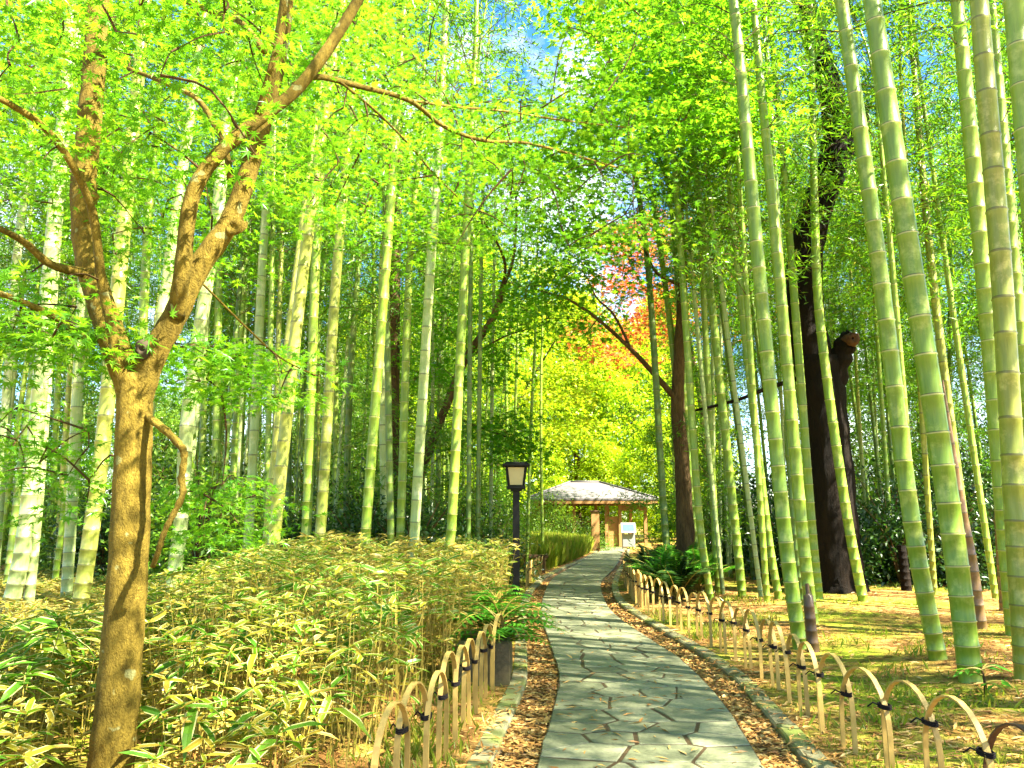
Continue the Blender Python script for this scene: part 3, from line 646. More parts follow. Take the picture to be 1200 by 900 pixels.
# ------------------------------------------------------------------ trees
def limb_px(pts, w0, w1, dz=0.0):
    """pts (x, y, Y) pixels with depth; widths in pixels at the two ends"""
    P = crom([at(*p) for p in pts], 6); Yv = P[:, 1]; w = np.linspace(w0, w1, len(P))
    return P, w * Yv / FPX / 2
def limb(root, name, pts, w0, w1, m, k=10, rough=.04, kind=None, flare=None):
    P, r = limb_px(pts, w0, w1); o = np.array(root.location)
    r = r * (1 + rough * np.sin(np.arange(len(r)) * 1.7 + rng.uniform(0, 6)) * .7)
    if flare: r = r * (1 + flare * np.exp(-np.arange(len(r)) / 3.0))
    V, F = tube_arrays(P - o, r, k)
    b = Buf(); add_tube(b, P - o, r, k)
    b.V[0] = b.V[0] + rng.normal(0, 1, b.V[0].shape) * np.repeat(r, k)[:, None] * rough * .5
    b.build(name, m, root); return P
def sprays(root, centers, limbs, leafm, n=40, rad=.45, size=(.05, .08), tmpl=ML, twigm=None, flat=.13, name='crown', r0=.006, rnd=None):
    o = np.array(root.location); b = Buf(); nodes = np.concatenate(limbs); C = np.asarray(centers)
    dist = np.min(np.linalg.norm(C[:, None] - nodes[None], axis=2), axis=1)
    ds = []; Ns = []
    for i in np.argsort(dist):
        c = C[i]; dd = np.linalg.norm(nodes - c, axis=1); j = np.argmin(dd); p = nodes[j]; L = dd[j]
        if L < 2.5:
            mid = (p + c) / 2 + np.array([0, 0, .07 * L]) + rng.normal(0, .05 * L, 3)
            tw = crom([p, mid, c], 3); add_tube(b, tw - o, np.linspace(r0 * (1 + .6 * L), r0 * .4, len(tw)), 4, 1, cap=False)
            nodes = np.concatenate([nodes, tw[2:]])
        m = int(n * rng.uniform(.7, 1.3)); a = rng.uniform(0, 6.283, m); rr = rad * np.sqrt(rng.random(m)) * rng.uniform(.7, 1.25)
        tilt = rng.normal(0, .10, 2)
        Q = np.column_stack([np.cos(a) * rr, np.sin(a) * rr, rng.normal(0, flat * rad, m) - .25 * rr ** 2 / rad])
        Q[:, 2] += Q[:, 0] * tilt[0] + Q[:, 1] * tilt[1]
        D = unit(np.column_stack([np.cos(a), np.sin(a), rng.normal(-.25, .3, m)]) + rng.normal(0, .5, (m, 3)))
        leaves(b, tmpl, Q + c - o, D, unit(rng.normal(0, .27, (m, 3)) + np.array([0, 0, 1])), rng.uniform(*size, m), 0, None if rnd is None else np.clip(rng.normal(rnd[i], .18, m), 0, 1))
    return b.build(name, [M[leafm], M[twigm or 'twig']], root, smooth=False)
def px_cloud(n, xr, yr, Yr, wfun=None):
    out = []
    while len(out) < n:
        x, y = rng.uniform(*xr), rng.uniform(*yr)
        if wfun is None or rng.random() < wfun(x, y): out.append(at(x, y, rng.uniform(*Yr)))
    return np.array(out)

# the forked maple in the sasa bed
g = at(126, 940, 3.6); g[2] = gz(g[0], g[1])
mp_ = thing('maple_tree', (g[0], g[1], g[2] - .04), 'forked maple with ochre bark and a knot, standing at the front of the sasa bed', 'tree')
BM = M['bark_maple']; LB = []
LB.append(limb(mp_, 'trunk', [(122, 965, 3.6), (132, 880, 3.6), (141, 780, 3.6), (149, 680, 3.6), (154, 580, 3.6), (157, 500, 3.6), (158, 440, 3.6)], 47, 39, BM, 16, .025, flare=.2))
tr = mp_.children[0]
LB.append(limb(mp_, 'limb', [(158, 470, 3.6), (143, 425, 3.6), (121, 365, 3.62), (103, 300, 3.65), (98, 230, 3.68), (104, 150, 3.7), (112, 60, 3.75), (118, -60, 3.8), (126, -200, 3.8)], 35, 24, BM, 14))
LB.append(limb(mp_, 'limb', [(160, 475, 3.6), (178, 420, 3.6), (203, 375, 3.6), (232, 315, 3.62), (268, 262, 3.65), (290, 205, 3.7), (312, 130, 3.8), (328, 60, 3.9), (340, -40, 4.0), (350, -180, 4.1)], 33, 15, BM, 14))
LB.append(limb(mp_, 'limb', [(206, 372, 3.58), (214, 315, 3.5), (224, 235, 3.5), (250, 187, 3.5), (300, 142, 3.55), (352, 100, 3.7), (405, 25, 3.9), (450, -60, 4.1), (500, -170, 4.3)], 21, 12, BM, 12))
LB.append(limb(mp_, 'limb', [(303, 138, 3.55), (316, 90, 3.5), (329, 40, 3.5), (335, -20, 3.5), (345, -120, 3.5)], 12, 8, BM, 10))
LB.append(limb(mp_, 'limb', [(138, 432, 3.48), (131, 385, 3.45), (119, 330, 3.42), (106, 240, 3.35), (62, 160, 3.2), (0, 116, 3.0), (-90, 80, 2.8)], 13, 7, BM, 10))
LB.append(limb(mp_, 'limb', [(100, 320, 3.6), (60, 310, 3.4), (30, 285, 3.3), (0, 268, 3.2), (-60, 240, 3.1)], 12, 6, BM, 8))
LB.append(limb(mp_, 'limb', [(100, 396, 3.55), (55, 367, 3.4), (0, 344, 3.2), (-70, 330, 3.1)], 9, 6, BM, 8))
LB.append(limb(mp_, 'limb', [(270, 210, 3.65), (262, 170, 3.7), (235, 120, 3.9), (200, 100, 4.1), (150, 80, 4.3)], 9, 5, BM, 8))
LB.append(limb(mp_, 'limb', [(345, 100, 3.72), (372, 90, 3.9), (420, 101, 4.3), (480, 118, 4.8), (520, 148, 5.2), (568, 165, 5.6), (625, 169, 6.1), (722, 196, 6.8)], 9, 2.6, BM, 8, .03))
LB.append(limb(mp_, 'limb', [(478, 117, 4.8), (530, 125, 5.3), (590, 130, 5.8), (660, 141, 6.4), (740, 150, 7)], 4, 2, BM, 6, .03))
LB.append(limb(mp_, 'limb', [(400, 97, 4.1), (440, 130, 4.5), (475, 165, 4.9), (510, 205, 5.3), (548, 242, 5.7)], 3.6, 1.6, BM, 6, .03))
LB.append(limb(mp_, 'limb', [(310, 60, 3.8), (280, 25, 4), (240, 10, 4.2), (205, -5, 4.4), (150, -40, 4.6)], 9, 5, BM, 8))
for e_ in ((-.6, 1.2, 4.9), (.5, 1.6, 5.0), (.9, 2.6, 5.2), (-2.4, 1.0, 4.8)):  # limbs above the view, added to carry the shading sprays
    st = at(*((346, -120, 4.05) if e_[0] > -1 else (122, -130, 3.8))); Pm = crom([st, (st + np.array(e_)) / 2 + np.array([0, 0, .35]), np.array(e_)], 6) ; bb = Buf(); add_tube(bb, Pm - np.array(mp_.location), np.linspace(.026, .010, len(Pm)), 8); bb.build('limb', BM, mp_); LB.append(Pm)
LB.append(limb(mp_, 'limb', [(230, 325, 3.6), (290, 385, 3.9), (330, 420, 4.2), (370, 440, 4.5)], 3, 1.5, BM, 6))
limb(mp_, 'dead_branch', [(172, 488, 3.58), (192, 503, 3.5), (211, 522, 3.46), (216, 534, 3.45), (213, 560, 3.43), (214, 580, 3.42), (203, 603, 3.4), (193, 622, 3.4), (187, 641, 3.4), (179, 664, 3.44)], 9.5, 6, BM, 9, .16)
# knots and the hollow in the fork
for (x, y, Y, rr, mm) in [(272, 264, 3.58, .028, 'bark_maple'), (163, 408, 3.5, .03, 'wound'), (103, 228, 3.6, .018, 'bark_maple')]:
    c = at(x, y, Y) - np.array(mp_.location); th = np.linspace(0, 2 * math.pi, 13)[:-1]; b = Buf()
    rings = [(1.7, .35), (1.3, -.18), (.8, -.28), (.45, -.02), (.1, .12)]
    V = np.concatenate([np.column_stack([np.cos(th) * rr * k * (1.2 if mm == 'bark_maple' else .8), np.full(12, d * rr), np.sin(th) * rr * k * (1.0 if mm == 'bark_maple' else .9)]) * np.repeat(1, 12)[:, None] * (1 + .22 * np.sin(th * 2 + k * 3 + x)[:, None] + rng.uniform(-.1, .1, (12, 1))) for k, d in rings])
    F = [(a * 12 + i, a * 12 + (i + 1) % 12, a * 12 + 12 + (i + 1) % 12, a * 12 + 12 + i) for a in range(4) for i in range(12)]
    b.add(V + c + np.array([0, .025, 0]), F); b.build('knot', M[mm], mp_)
cl = [px_cloud(270, (-60, 430), (-140, 270), (4.1, 7.4), lambda x, y: 1.0 if y < 200 else .4), px_cloud(26, (-60, 300), (-120, 190), (2.9, 3.5)), np.column_stack([rng.uniform(-3.2, 1.6, 85), rng.uniform(-1.0, 2.9, 85), rng.uniform(3.5, 5.2, 85)]),  # last cloud here: unseen overhead sprays added to shade trunk and path
      px_cloud(150, (370, 760), (-60, 300), (4.8, 8.5), lambda x, y: .04 if (555 < x < 665 and y < 85) else (1.0 if 60 < y < 240 else .55)),
      px_cloud(26, (180, 345), (390, 470), (3.9, 5.2)), px_cloud(20, (-20, 100), (320, 430), (3.0, 4.0)), px_cloud(14, (190, 300), (560, 640), (4.4, 5.6)),
      px_cloud(16, (60, 260), (190, 330), (4.2, 6)), px_cloud(7, (40, 130), (500, 590), (3.9, 5.0)), px_cloud(10, (-20, 60), (470, 560), (4.5, 5.5))]
sprays(mp_, np.concatenate(cl), LB, 'maple_leaf', 62, .40, (.035, .066), flat=.06)

# maples further along the path
def base_of(x, Y):
    p = at(x, 680, Y); return (p[0], Y, float(gz(p[0], Y)) - .05)
t2 = thing('leaning_maple', base_of(480, 15), 'dark slanting maple leaning out over the path behind the pale culms', 'tree')
L2 = [limb(t2, 'trunk', [(478, 690, 15), (490, 570, 15), (506, 520, 15), (522, 478, 15), (545, 422, 15), (578, 372, 15), (590, 335, 15)], 12, 8, M['bark_brown'], 10),
      limb(t2, 'limb', [(545, 422, 15), (590, 395, 14.6), (640, 380, 14)], 3, 1.5, M['bark_brown'], 6),
      limb(t2, 'limb', [(588, 340, 15), (592, 310, 14.5), (580, 280, 14), (560, 250, 13.6)], 5, 2, M['bark_brown'], 6),
      limb(t2, 'limb', [(590, 336, 15), (602, 300, 15.2), (605, 240, 15.4), (600, 200, 15.4)], 5, 2, M['bark_brown'], 6),
      limb(t2, 'limb', [(520, 482, 15), (560, 500, 15), (600, 515, 14.8), (622, 530, 14.6)], 3, 1.2, M['bark_brown'], 6)]
sprays(t2, np.concatenate([px_cloud(72, (440, 690), (120, 360), (11, 18)), px_cloud(18, (540, 640), (480, 540), (14, 15.5)), px_cloud(40, (470, 620), (340, 450), (14, 18))]), L2, 'maple_mid', 60, .6, (.08, .125), ML5)
t3 = thing('arching_maple', base_of(803, 14.5), 'maple with thick grey-brown trunk beside the dark ferns, arching over the path', 'tree')
L3 = [limb(t3, 'trunk', [(806, 705, 14.5), (803, 620, 14.5), (799, 540, 14.5), (794, 470, 14.5), (797, 400, 14.5), (800, 330, 14.4), (797, 250, 14)], 22, 9, M['bark_brown'], 12, flare=.3),
      limb(t3, 'limb', [(794, 470, 14.5), (768, 440, 14.3), (740, 410, 14), (705, 378, 13.6), (668, 352, 13.2), (630, 340, 12.8)], 8, 2, M['bark_brown'], 7),
      limb(t3, 'limb', [(740, 410, 14), (720, 370, 13.8), (700, 350, 13.4), (690, 330, 13)], 4, 1.5, M['bark_brown'], 6),
      limb(t3, 'limb', [(800, 335, 14.4), (770, 320, 14), (755, 290, 13.6), (745, 270, 13)], 5, 2, M['bark_brown'], 6),
      limb(t3, 'limb', [(797, 250, 14), (770, 180, 13), (740, 110, 12), (700, 50, 11)], 6, 2, M['bark_brown'], 6),
      limb(t3, 'limb', [(797, 250, 14), (820, 170, 13), (850, 100, 12), (890, 50, 11)], 6, 2, M['bark_brown'], 6)]
sprays(t3, np.concatenate([px_cloud(85, (600, 830), (150, 400), (11.5, 17), lambda x, y: 1 if x < 715 or y < 235 else .12), px_cloud(190, (640, 960), (-60, 190), (9, 15), lambda x, y: (1 if x < 880 else .08) if x > 665 else .0)]), L3, 'maple_mid', 60, .6, (.08, .125), ML5)
t4 = thing('red_maple', base_of(828, 31), 'maple turning coral orange and red, seen between the slim bamboos', 'tree')
L4 = [limb(t4, 'trunk', [(830, 655, 31), (828, 560, 31), (822, 480, 31), (812, 420, 31), (800, 360, 31)], 9, 4, M['bark_brown'], 8),
      limb(t4, 'limb', [(822, 490, 31), (848, 440, 31), (862, 390, 31), (866, 330, 31)], 5, 2, M['bark_brown'], 6),
      limb(t4, 'limb', [(812, 425, 31), (780, 370, 30.5), (750, 330, 30), (730, 290, 30)], 4, 2, M['bark_brown'], 6)]
sprays(t4, np.concatenate([px_cloud(130, (705, 885), (250, 395), (29, 34)), px_cloud(16, (680, 770), (380, 440), (28, 31))]), L4, 'maple_red', 60, 1.05, (.13, .2), ML5)
t5 = thing('golden_maple', base_of(585, 31), 'yellow-green maple glowing behind the lamp post', 'tree')
L5 = [limb(t5, 'trunk', [(585, 655, 31), (582, 560, 31), (590, 470, 31), (600, 360, 31)], 9, 4, M['bark_brown'], 8), limb(t5, 'limb', [(585, 520, 31), (620, 450, 31), (650, 400, 30)], 5, 2, M['bark_brown'], 6)]
sprays(t5, px_cloud(150, (530, 690), (300, 520), (29, 35)), L5, 'maple_gold', 60, 1.0, (.12, .18), ML5)

# dark old tree
t6 = thing('old_tree', base_of(980, 13), 'huge dark old tree with broken stubs among the bamboos', 'tree')
L6 = [limb(t6, 'trunk', [(986, 712, 13), (979, 650, 13), (972, 560, 13), (965, 480, 13), (957, 420, 13)], 54, 52, M['bark_dark'], 18, .05, flare=.35),
      limb(t6, 'limb', [(960, 450, 13), (945, 380, 13), (943, 310, 13), (955, 250, 13), (975, 195, 13), (980, 140, 13), (968, 90, 13), (950, 30, 13), (930, -40, 13)], 46, 26, M['bark_dark'], 16, .05),
      limb(t6, 'limb', [(972, 205, 13), (995, 175, 12.9), (1008, 148, 12.8), (1014, 125, 12.8)], 22, 12, M['bark_dark'], 10, .12),
      limb(t6, 'limb', [(965, 480, 13), (980, 430, 12.9), (990, 405, 12.8), (1000, 392, 12.7)], 34, 20, M['bark_dark'], 12, .12),
      limb(t6, 'limb', [(945, 440, 13), (900, 455, 13), (860, 470, 13), (810, 482, 13)], 6, 3, M['bark_dark'], 7)]
c = at(1000, 396, 12.55) - np.array(t6.location); b = Buf(); th = np.linspace(0, 2 * math.pi, 11)[:-1]
V = np.concatenate([np.column_stack([np.cos(th) * k, np.full(10, d), np.sin(th) * k]) * rng.uniform(.7, 1.3, (10, 1)) for k, d in ((.13, .14), (.11, .03), (.07, -.02), (.02, .02))])
b.add(V + c, [(a * 10 + i, a * 10 + (i + 1) % 10, a * 10 + 10 + (i + 1) % 10, a * 10 + 10 + i) for a in range(3) for i in range(10)]); b.build('broken_stub', M['heartwood'], t6)
sprays(t6, px_cloud(45, (900, 1120), (-60, 160), (13.8, 17)), L6, 'tree_leaf', 60, .7, (.08, .12), OL, flat=.5)
# brown cedar trunk behind the left row, dark posts of dead culms on the right
t7 = thing('cedar_tree', base_of(460, 16), 'straight brown cedar trunk among the pale culms', 'tree')
L7 = [limb(t7, 'trunk', [(459, 700, 16), (460, 600, 16), (462, 400, 16), (466, 200, 16), (470, 0, 16), (473, -120, 16)], 16, 9, M['bark_brown'], 10, flare=.25)]
sprays(t7, px_cloud(40, (400, 540), (-100, 140), (14.5, 17.5)), L7, 'tree_leaf', 60, .7, (.08, .13), OL, flat=.5)
for pts, w, lab in [([(1150, 737), (1137, 650), (1127, 600), (1115, 520), (1104, 440)], 13, 'dead brown culm behind the thickest green culm'),
                    ([(1178, 715), (1173, 633), (1168, 560), (1164, 480)], 12, 'dead brown culm between the yellow and the blotched culms')]:
    P0 = gp(*pts[0], .15); Yd = P0[1]; P = np.array([at(x, y, Yd) for x, y in pts]); r0v = P[0].copy(); Ls = np.concatenate([[0], np.cumsum(np.linalg.norm(np.diff(P, axis=0), axis=1))])
    root = thing('dead_bamboo', r0v - np.array([0, 0, .05]), lab, 'bamboo'); cur = lambda h: np.array([np.interp(h, Ls, (P - r0v)[:, i]) for i in range(3)])
    ob, _ = culm_mesh('culm', cur, Ls[-1], w * Yd / FPX / 2, M['culm_dead'], root, 10)
# pointed stump at the fence, low dark stump
def stump(x, y, w, h, m, lab, point):
    p = gp(x, y, .1); r = w * p[1] / FPX / 2; root = thing('bamboo_stump', (p[0], p[1], float(gz(p[0], p[1])) - .03), lab, 'stump')
    cur = lambda q: np.array([-.03 * q, 0, q]); nh = np.arange(0, h, .11); b = Buf(); P = []; rr = []
    for i, a in enumerate(nh):
        for f, s in ((0, 1.09), (.012, .97), (.1, .96)): P.append(cur(a + f)); rr.append(r * s * (1 - .25 * (a / h)) * (1 if a < h * .75 or not point else max(.12, 1 - (a - h * .75) / (h * .3))))
    V, F = tube_arrays(np.array(P), np.array(rr), 10); b.add(V, F)
    b.build('culm', m, root); bb = Buf()
    for k in range(4):
        a = k * 1.6; bb.add(np.array([[math.cos(a) * r * .6, math.sin(a) * r * .6, h * .8], [math.cos(a + .9) * r * .6, math.sin(a + .9) * r * .6, h * .8], [math.cos(a + .5) * r * .15, math.sin(a + .5) * r * .15, h * rng.uniform(.98, 1.12)]]), [(0, 1, 2)])
    bb.build('splinters', m, root)
stump(953, 762, 14, .60, M['culm_dead'], 'pointed brown broken bamboo stump just behind the hoop fence', True)
stump(1063, 697, 12, .75, M['bark_dark'], 'low dark broken stump in the shade past the old tree', False)

# ------------------------------------------------------------------ background trees and shrubs (copies of a few)
def proto_tree(H, rad, z0, nclump, leafm, lsize, per=70):
    root = thing('broadleaf_tree', (0, 0, 0), 'x', 'tree'); b = Buf()
    P = crom([(0, 0, -.1), (rng.normal(0, .15), rng.normal(0, .15), H * .3), (rng.normal(0, .4), rng.normal(0, .4), H * .65), (rng.normal(0, .5), rng.normal(0, .5), H * .95)], 5)
    add_tube(b, P, np.linspace(.018 * H, .03, len(P)), 9)
    C = []
    for k in range(nclump):
        t = rng.random() ** .8; h = z0 + (H - z0) * t; rr = rad * (math.sin(math.pi * min(1, .22 + .75 * t)) ** .7) * rng.uniform(.25, 1.05); a = rng.uniform(0, 6.283)
        C.append((math.cos(a) * rr, math.sin(a) * rr, h))
    C = np.array(C); bl = Buf()
    for k in range(0, nclump, 5):
        q = P[np.argmin(np.abs(P[:, 2] - C[k, 2] * .8))]; add_tube(b, crom([q, (q + C[k]) / 2 + np.array([0, 0, .2]), C[k]], 3), np.linspace(.05, .012, 7), 5, cap=False)
    b.build('trunk', M['bark_brown'], root)
    for c in C:
        m = int(per * rng.uniform(.6, 1.4)); Q = rng.normal(0, 1, (m, 3)) * np.array([.42, .42, .2]) * rad / 2.6
        leaves(bl, OL, c + Q, rdir(m, .7, -.2), unit(rng.normal(0, .5, (m, 3)) + np.array([0, 0, 1])), rng.uniform(.7, 1.25, m) * lsize)
    bl.build('crown', M[leafm], root, smooth=False); return root
def spread_copies(protos_, spots_, lab, cat, grp, smin=.85, smax=1.15, first=None):
    first = first if first is not None else set()
    for n, (x, y) in enumerate(spots_):
        p = protos_[n % len(protos_)]
        o = p if id(p) not in first else copy_tree(p); first.add(id(p)); s = rng.uniform(smin, smax)
        o.location = (x, y, float(gz(x, y)) - .02); o.rotation_euler = (0, 0, rng.uniform(0, 6.28)); o.scale = (s, s, s * rng.uniform(.92, 1.1)); tag(o, lab, cat, grp)
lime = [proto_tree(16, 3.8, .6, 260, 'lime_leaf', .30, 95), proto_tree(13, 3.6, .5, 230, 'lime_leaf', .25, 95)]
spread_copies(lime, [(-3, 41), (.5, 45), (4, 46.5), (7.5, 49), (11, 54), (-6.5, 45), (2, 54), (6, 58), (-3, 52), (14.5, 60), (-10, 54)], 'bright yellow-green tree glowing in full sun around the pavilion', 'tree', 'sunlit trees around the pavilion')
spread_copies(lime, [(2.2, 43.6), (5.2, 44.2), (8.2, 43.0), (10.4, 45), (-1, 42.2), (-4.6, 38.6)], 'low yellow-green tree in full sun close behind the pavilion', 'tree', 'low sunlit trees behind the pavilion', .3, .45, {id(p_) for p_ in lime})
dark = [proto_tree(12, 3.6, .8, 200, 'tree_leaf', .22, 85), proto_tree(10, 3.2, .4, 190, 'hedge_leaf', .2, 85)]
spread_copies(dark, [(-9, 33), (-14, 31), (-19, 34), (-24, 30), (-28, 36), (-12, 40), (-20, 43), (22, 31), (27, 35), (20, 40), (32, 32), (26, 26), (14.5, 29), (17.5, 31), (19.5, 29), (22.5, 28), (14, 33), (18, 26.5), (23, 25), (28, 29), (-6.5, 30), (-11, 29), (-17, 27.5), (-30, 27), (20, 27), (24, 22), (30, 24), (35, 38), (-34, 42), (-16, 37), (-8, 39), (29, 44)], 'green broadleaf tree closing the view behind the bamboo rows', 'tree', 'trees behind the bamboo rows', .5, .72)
def proto_shrub(rad, h, n, leafm, ls, tm=OL, name='shrub'):
    root = thing(name, (0, 0, 0), 'x', 'shrub'); b = Buf()
    for k in range(9):
        a = k * .7 + rng.uniform(-.3, .3); e = np.array([math.cos(a) * rad * rng.uniform(.3, .8), math.sin(a) * rad * rng.uniform(.3, .8), h * rng.uniform(.6, .95)]); add_tube(b, crom([(0, 0, -.05), e * np.array([.35, .35, .6]), e], 3), np.linspace(.02, .004, 7), 5, cap=False)
    b.build('stems', M['twig'], root); bl = Buf()
    nc = 45
    for k in range(nc):
        d = rdir(1)[0]; d[2] = abs(d[2]); c = d * np.array([rad, rad, h]) * rng.uniform(.35, .95); c[2] = max(c[2], .1); m = n // nc
        Q = c + rng.normal(0, .16, (m, 3)) * rad; Q[:, 2] = np.maximum(Q[:, 2], .03)
        leaves(bl, tm, Q, rdir(m, .7, -.1) + d * .6, unit(rng.normal(0, .5, (m, 3)) + np.array([0, 0, 1])), rng.uniform(.7, 1.3, m) * ls)
    bl.build('foliage', M[leafm], root, smooth=False); return root
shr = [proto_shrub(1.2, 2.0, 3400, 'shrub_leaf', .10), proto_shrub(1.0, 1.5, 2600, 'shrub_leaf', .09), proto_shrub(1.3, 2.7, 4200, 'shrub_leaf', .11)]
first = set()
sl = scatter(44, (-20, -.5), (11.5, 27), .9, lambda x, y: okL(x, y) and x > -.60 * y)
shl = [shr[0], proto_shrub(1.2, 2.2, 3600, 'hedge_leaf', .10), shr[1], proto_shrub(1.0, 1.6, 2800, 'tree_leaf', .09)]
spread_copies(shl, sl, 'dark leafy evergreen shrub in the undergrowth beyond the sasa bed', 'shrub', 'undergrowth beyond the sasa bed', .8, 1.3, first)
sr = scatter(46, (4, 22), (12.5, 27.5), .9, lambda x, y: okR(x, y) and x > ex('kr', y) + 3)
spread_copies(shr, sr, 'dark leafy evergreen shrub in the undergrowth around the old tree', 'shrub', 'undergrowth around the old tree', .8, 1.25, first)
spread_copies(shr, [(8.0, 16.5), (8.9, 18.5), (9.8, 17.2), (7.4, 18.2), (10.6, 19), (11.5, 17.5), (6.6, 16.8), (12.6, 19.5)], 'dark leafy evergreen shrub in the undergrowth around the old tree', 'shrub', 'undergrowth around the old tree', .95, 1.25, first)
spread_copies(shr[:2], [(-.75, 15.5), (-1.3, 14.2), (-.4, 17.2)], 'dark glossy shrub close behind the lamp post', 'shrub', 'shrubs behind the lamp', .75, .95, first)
hed = [proto_shrub(.9, 1.25, 3600, 'hedge_leaf', .06, name='clipped_shrub')]
spread_copies(hed, [(1.2, 33), (2.4, 33.6), (3.5, 34.2), (.2, 32)], 'round pale green clipped shrub in front of the pavilion', 'shrub', 'clipped shrubs before the pavilion', .9, 1.2)
spread_copies(hed, [(.35, 35.2), (1.5, 36.0), (-.7, 34.6)], 'tall leafy pale green shrub screening one side of the pavilion', 'shrub', 'tall shrubs screening the pavilion', 1.5, 1.85, {id(hed[0])})

# ------------------------------------------------------------------ sasa bed
SLV = np.array([[0, 0, 0], [-.11, .28, .03], [0, .28, .0], [.11, .28, .03], [-.105, .65, 0], [0, .65, -.03], [.105, .65, 0], [0, 1, -.12]])
SLF3 = np.array([[0, 2, 1], [0, 3, 2], [4, 5, 7], [5, 6, 7]]); SLF4 = np.array([[1, 2, 5, 4], [2, 3, 6, 5]])
U = np.array([.5, .02, .5, .98, .02, .5, .98, .5])
SL = [(SLV, SLF3), (SLV, SLF4)]
uvf = lambda F: np.stack([U[F], SLV[F][..., 1]], -1)
def sasa_leaves(b, P, D, N, s, rnd):
    for tv, tf in SL:
        V, F = place(tv, tf, P, D, N, s); b.add(V, F, 0, np.tile(uvf(tf), (len(P), 1, 1)), np.repeat(rnd, 8))
def in_bed(x, y):
    fx = float(ex('kl', y)) - KW
    lim = np.interp(y, [3, 4.2, 5.5, 7, 8, 20], [-1.05, -.75, -.55, -.35, -.25, -.4]) + (fx - .0) * 0
    px_ = 600 + x * FPX / (y * CP)
    if y < 3.75 and 70 < px_ < 205: return False
    if 5.6 < y < 8.6 and x > -.38: return False
    return x < lim + (float(ex('kl', y)) - .05 if y > 5.4 else 0) and x > -1.2 - y * .72
def sasa_h(x, y):
    h = .50 + .36 * sm((x + 2.6 + .12 * y) / 1.6) * sm((y - 3.2) / 2) ; return (h - .22 * sm((4.2 - y) / 1.0)) * (1 - .55 * sm((-x - .36 * y) / 1.5) * sm((y - 4.5) / 2))
def sasa_mass():
    b = Buf(); n = 0; LP = []; LD = []; LS = []; LR = []
    while n < 6000:
        y = 2.4 + 11.5 * rng.random() ** 1.25; x = rng.uniform(-10, .4)
        if not in_bed(x, y): continue
        n += 1; z = float(gz(x, y)); h = float(sasa_h(x, y)) * rng.uniform(.55, 1.12); t = rng.normal(0, .13, 2)
        top = np.array([x + t[0] * h, y + t[1] * h, z + h]); add_tube(b, [(x, y, z - .02), (x + t[0] * h * .4, y + t[1] * h * .4, z + h * .5), top], [.004, .003, .002], 3, 1, cap=False)
        m = rng.integers(7, 12); a = rng.uniform(0, 6.283) + np.arange(m) * 2.4; up = rng.uniform(-.35, .5, m)
        zz = h * rng.uniform(.0, .8, m) * (np.arange(m) > 4)
        LP.append(top - np.column_stack([t[0] * zz, t[1] * zz, zz])); LD.append(np.column_stack([np.cos(a), np.sin(a), up])); LS.append(rng.uniform(.08, .155, m))
        dry = rng.normal(.40, .20, m) + np.where(zz > 0, .2, 0) + .12 * np.sin(x * 1.3 + y) + (.10 if y > 6 else -.08)
        LR.append(np.clip(dry, 0, 1))
    LP, LD, LS, LR = map(np.concatenate, (LP, LD, LS, LR))
    sasa_leaves(b, LP, unit(LD), unit(rng.normal(0, .35, LP.shape) + np.array([0, 0, 1])), LS, LR)
    o = b.build('sasa_ground_cover', [M['sasa_leaf'], M['cane']], smooth=False, kind='stuff')
    tag(o, 'mass of cream-edged dwarf bamboo, half green and half straw coloured', 'ground cover')
sasa_mass()
# single sasa plants at the near edge of the bed, leaf by leaf
leafmeshes = []
for k in range(4):
    b = Buf(); v = SLV.copy(); v[:, 2] -= (.1 + .12 * k) * v[:, 1] ** 2
    for tf in (SLF3, SLF4): pass
    b.add(v, SLF3, 0, uvf(SLF3), np.full(8, .1 + .12 * k)); b.F.append((SLF4, 0, uvf(SLF4)))
    o = b.build('leaf', M['sasa_leaf'], smooth=False); leafmeshes.append(o.data); bpy.data.objects.remove(o)
npl = 0
while npl < 36:
    px_, py_ = rng.uniform(0, 430), rng.uniform(760, 960); p = gp(px_, py_, .1)
    if not in_bed(p[0], p[1]) or abs(px_ - 135) < 40 or p[1] < 3.0: continue
    npl += 1; h = rng.uniform(.35, .62); z = float(gz(p[0], p[1])); root = thing('sasa_plant', (p[0], p[1], z - .02), 'cream-edged green dwarf bamboo plant at the front of the sasa bed', 'plant', 'front plants of the sasa bed')
    t = rng.normal(0, .12, 2); b = Buf(); top = np.array([t[0] * h, t[1] * h, h]); add_tube(b, crom([(0, 0, 0), top * np.array([.4, .4, .5]), top], 3), np.linspace(.004, .0025, 7), 5); b.build('stem', M['cane'], root)
    for k in range(rng.integers(6, 9)):
        a = k * 2.4 + rng.uniform(-.4, .4); lf = link('leaf', leafmeshes[rng.integers(4)], root); lf.location = tuple(top * (1 - .05 * max(0, k - 3)))
        lf.rotation_euler = (rng.uniform(-.35, .45), rng.normal(0, .25), a); s = rng.uniform(.17, .25); lf.scale = (s, s, s)

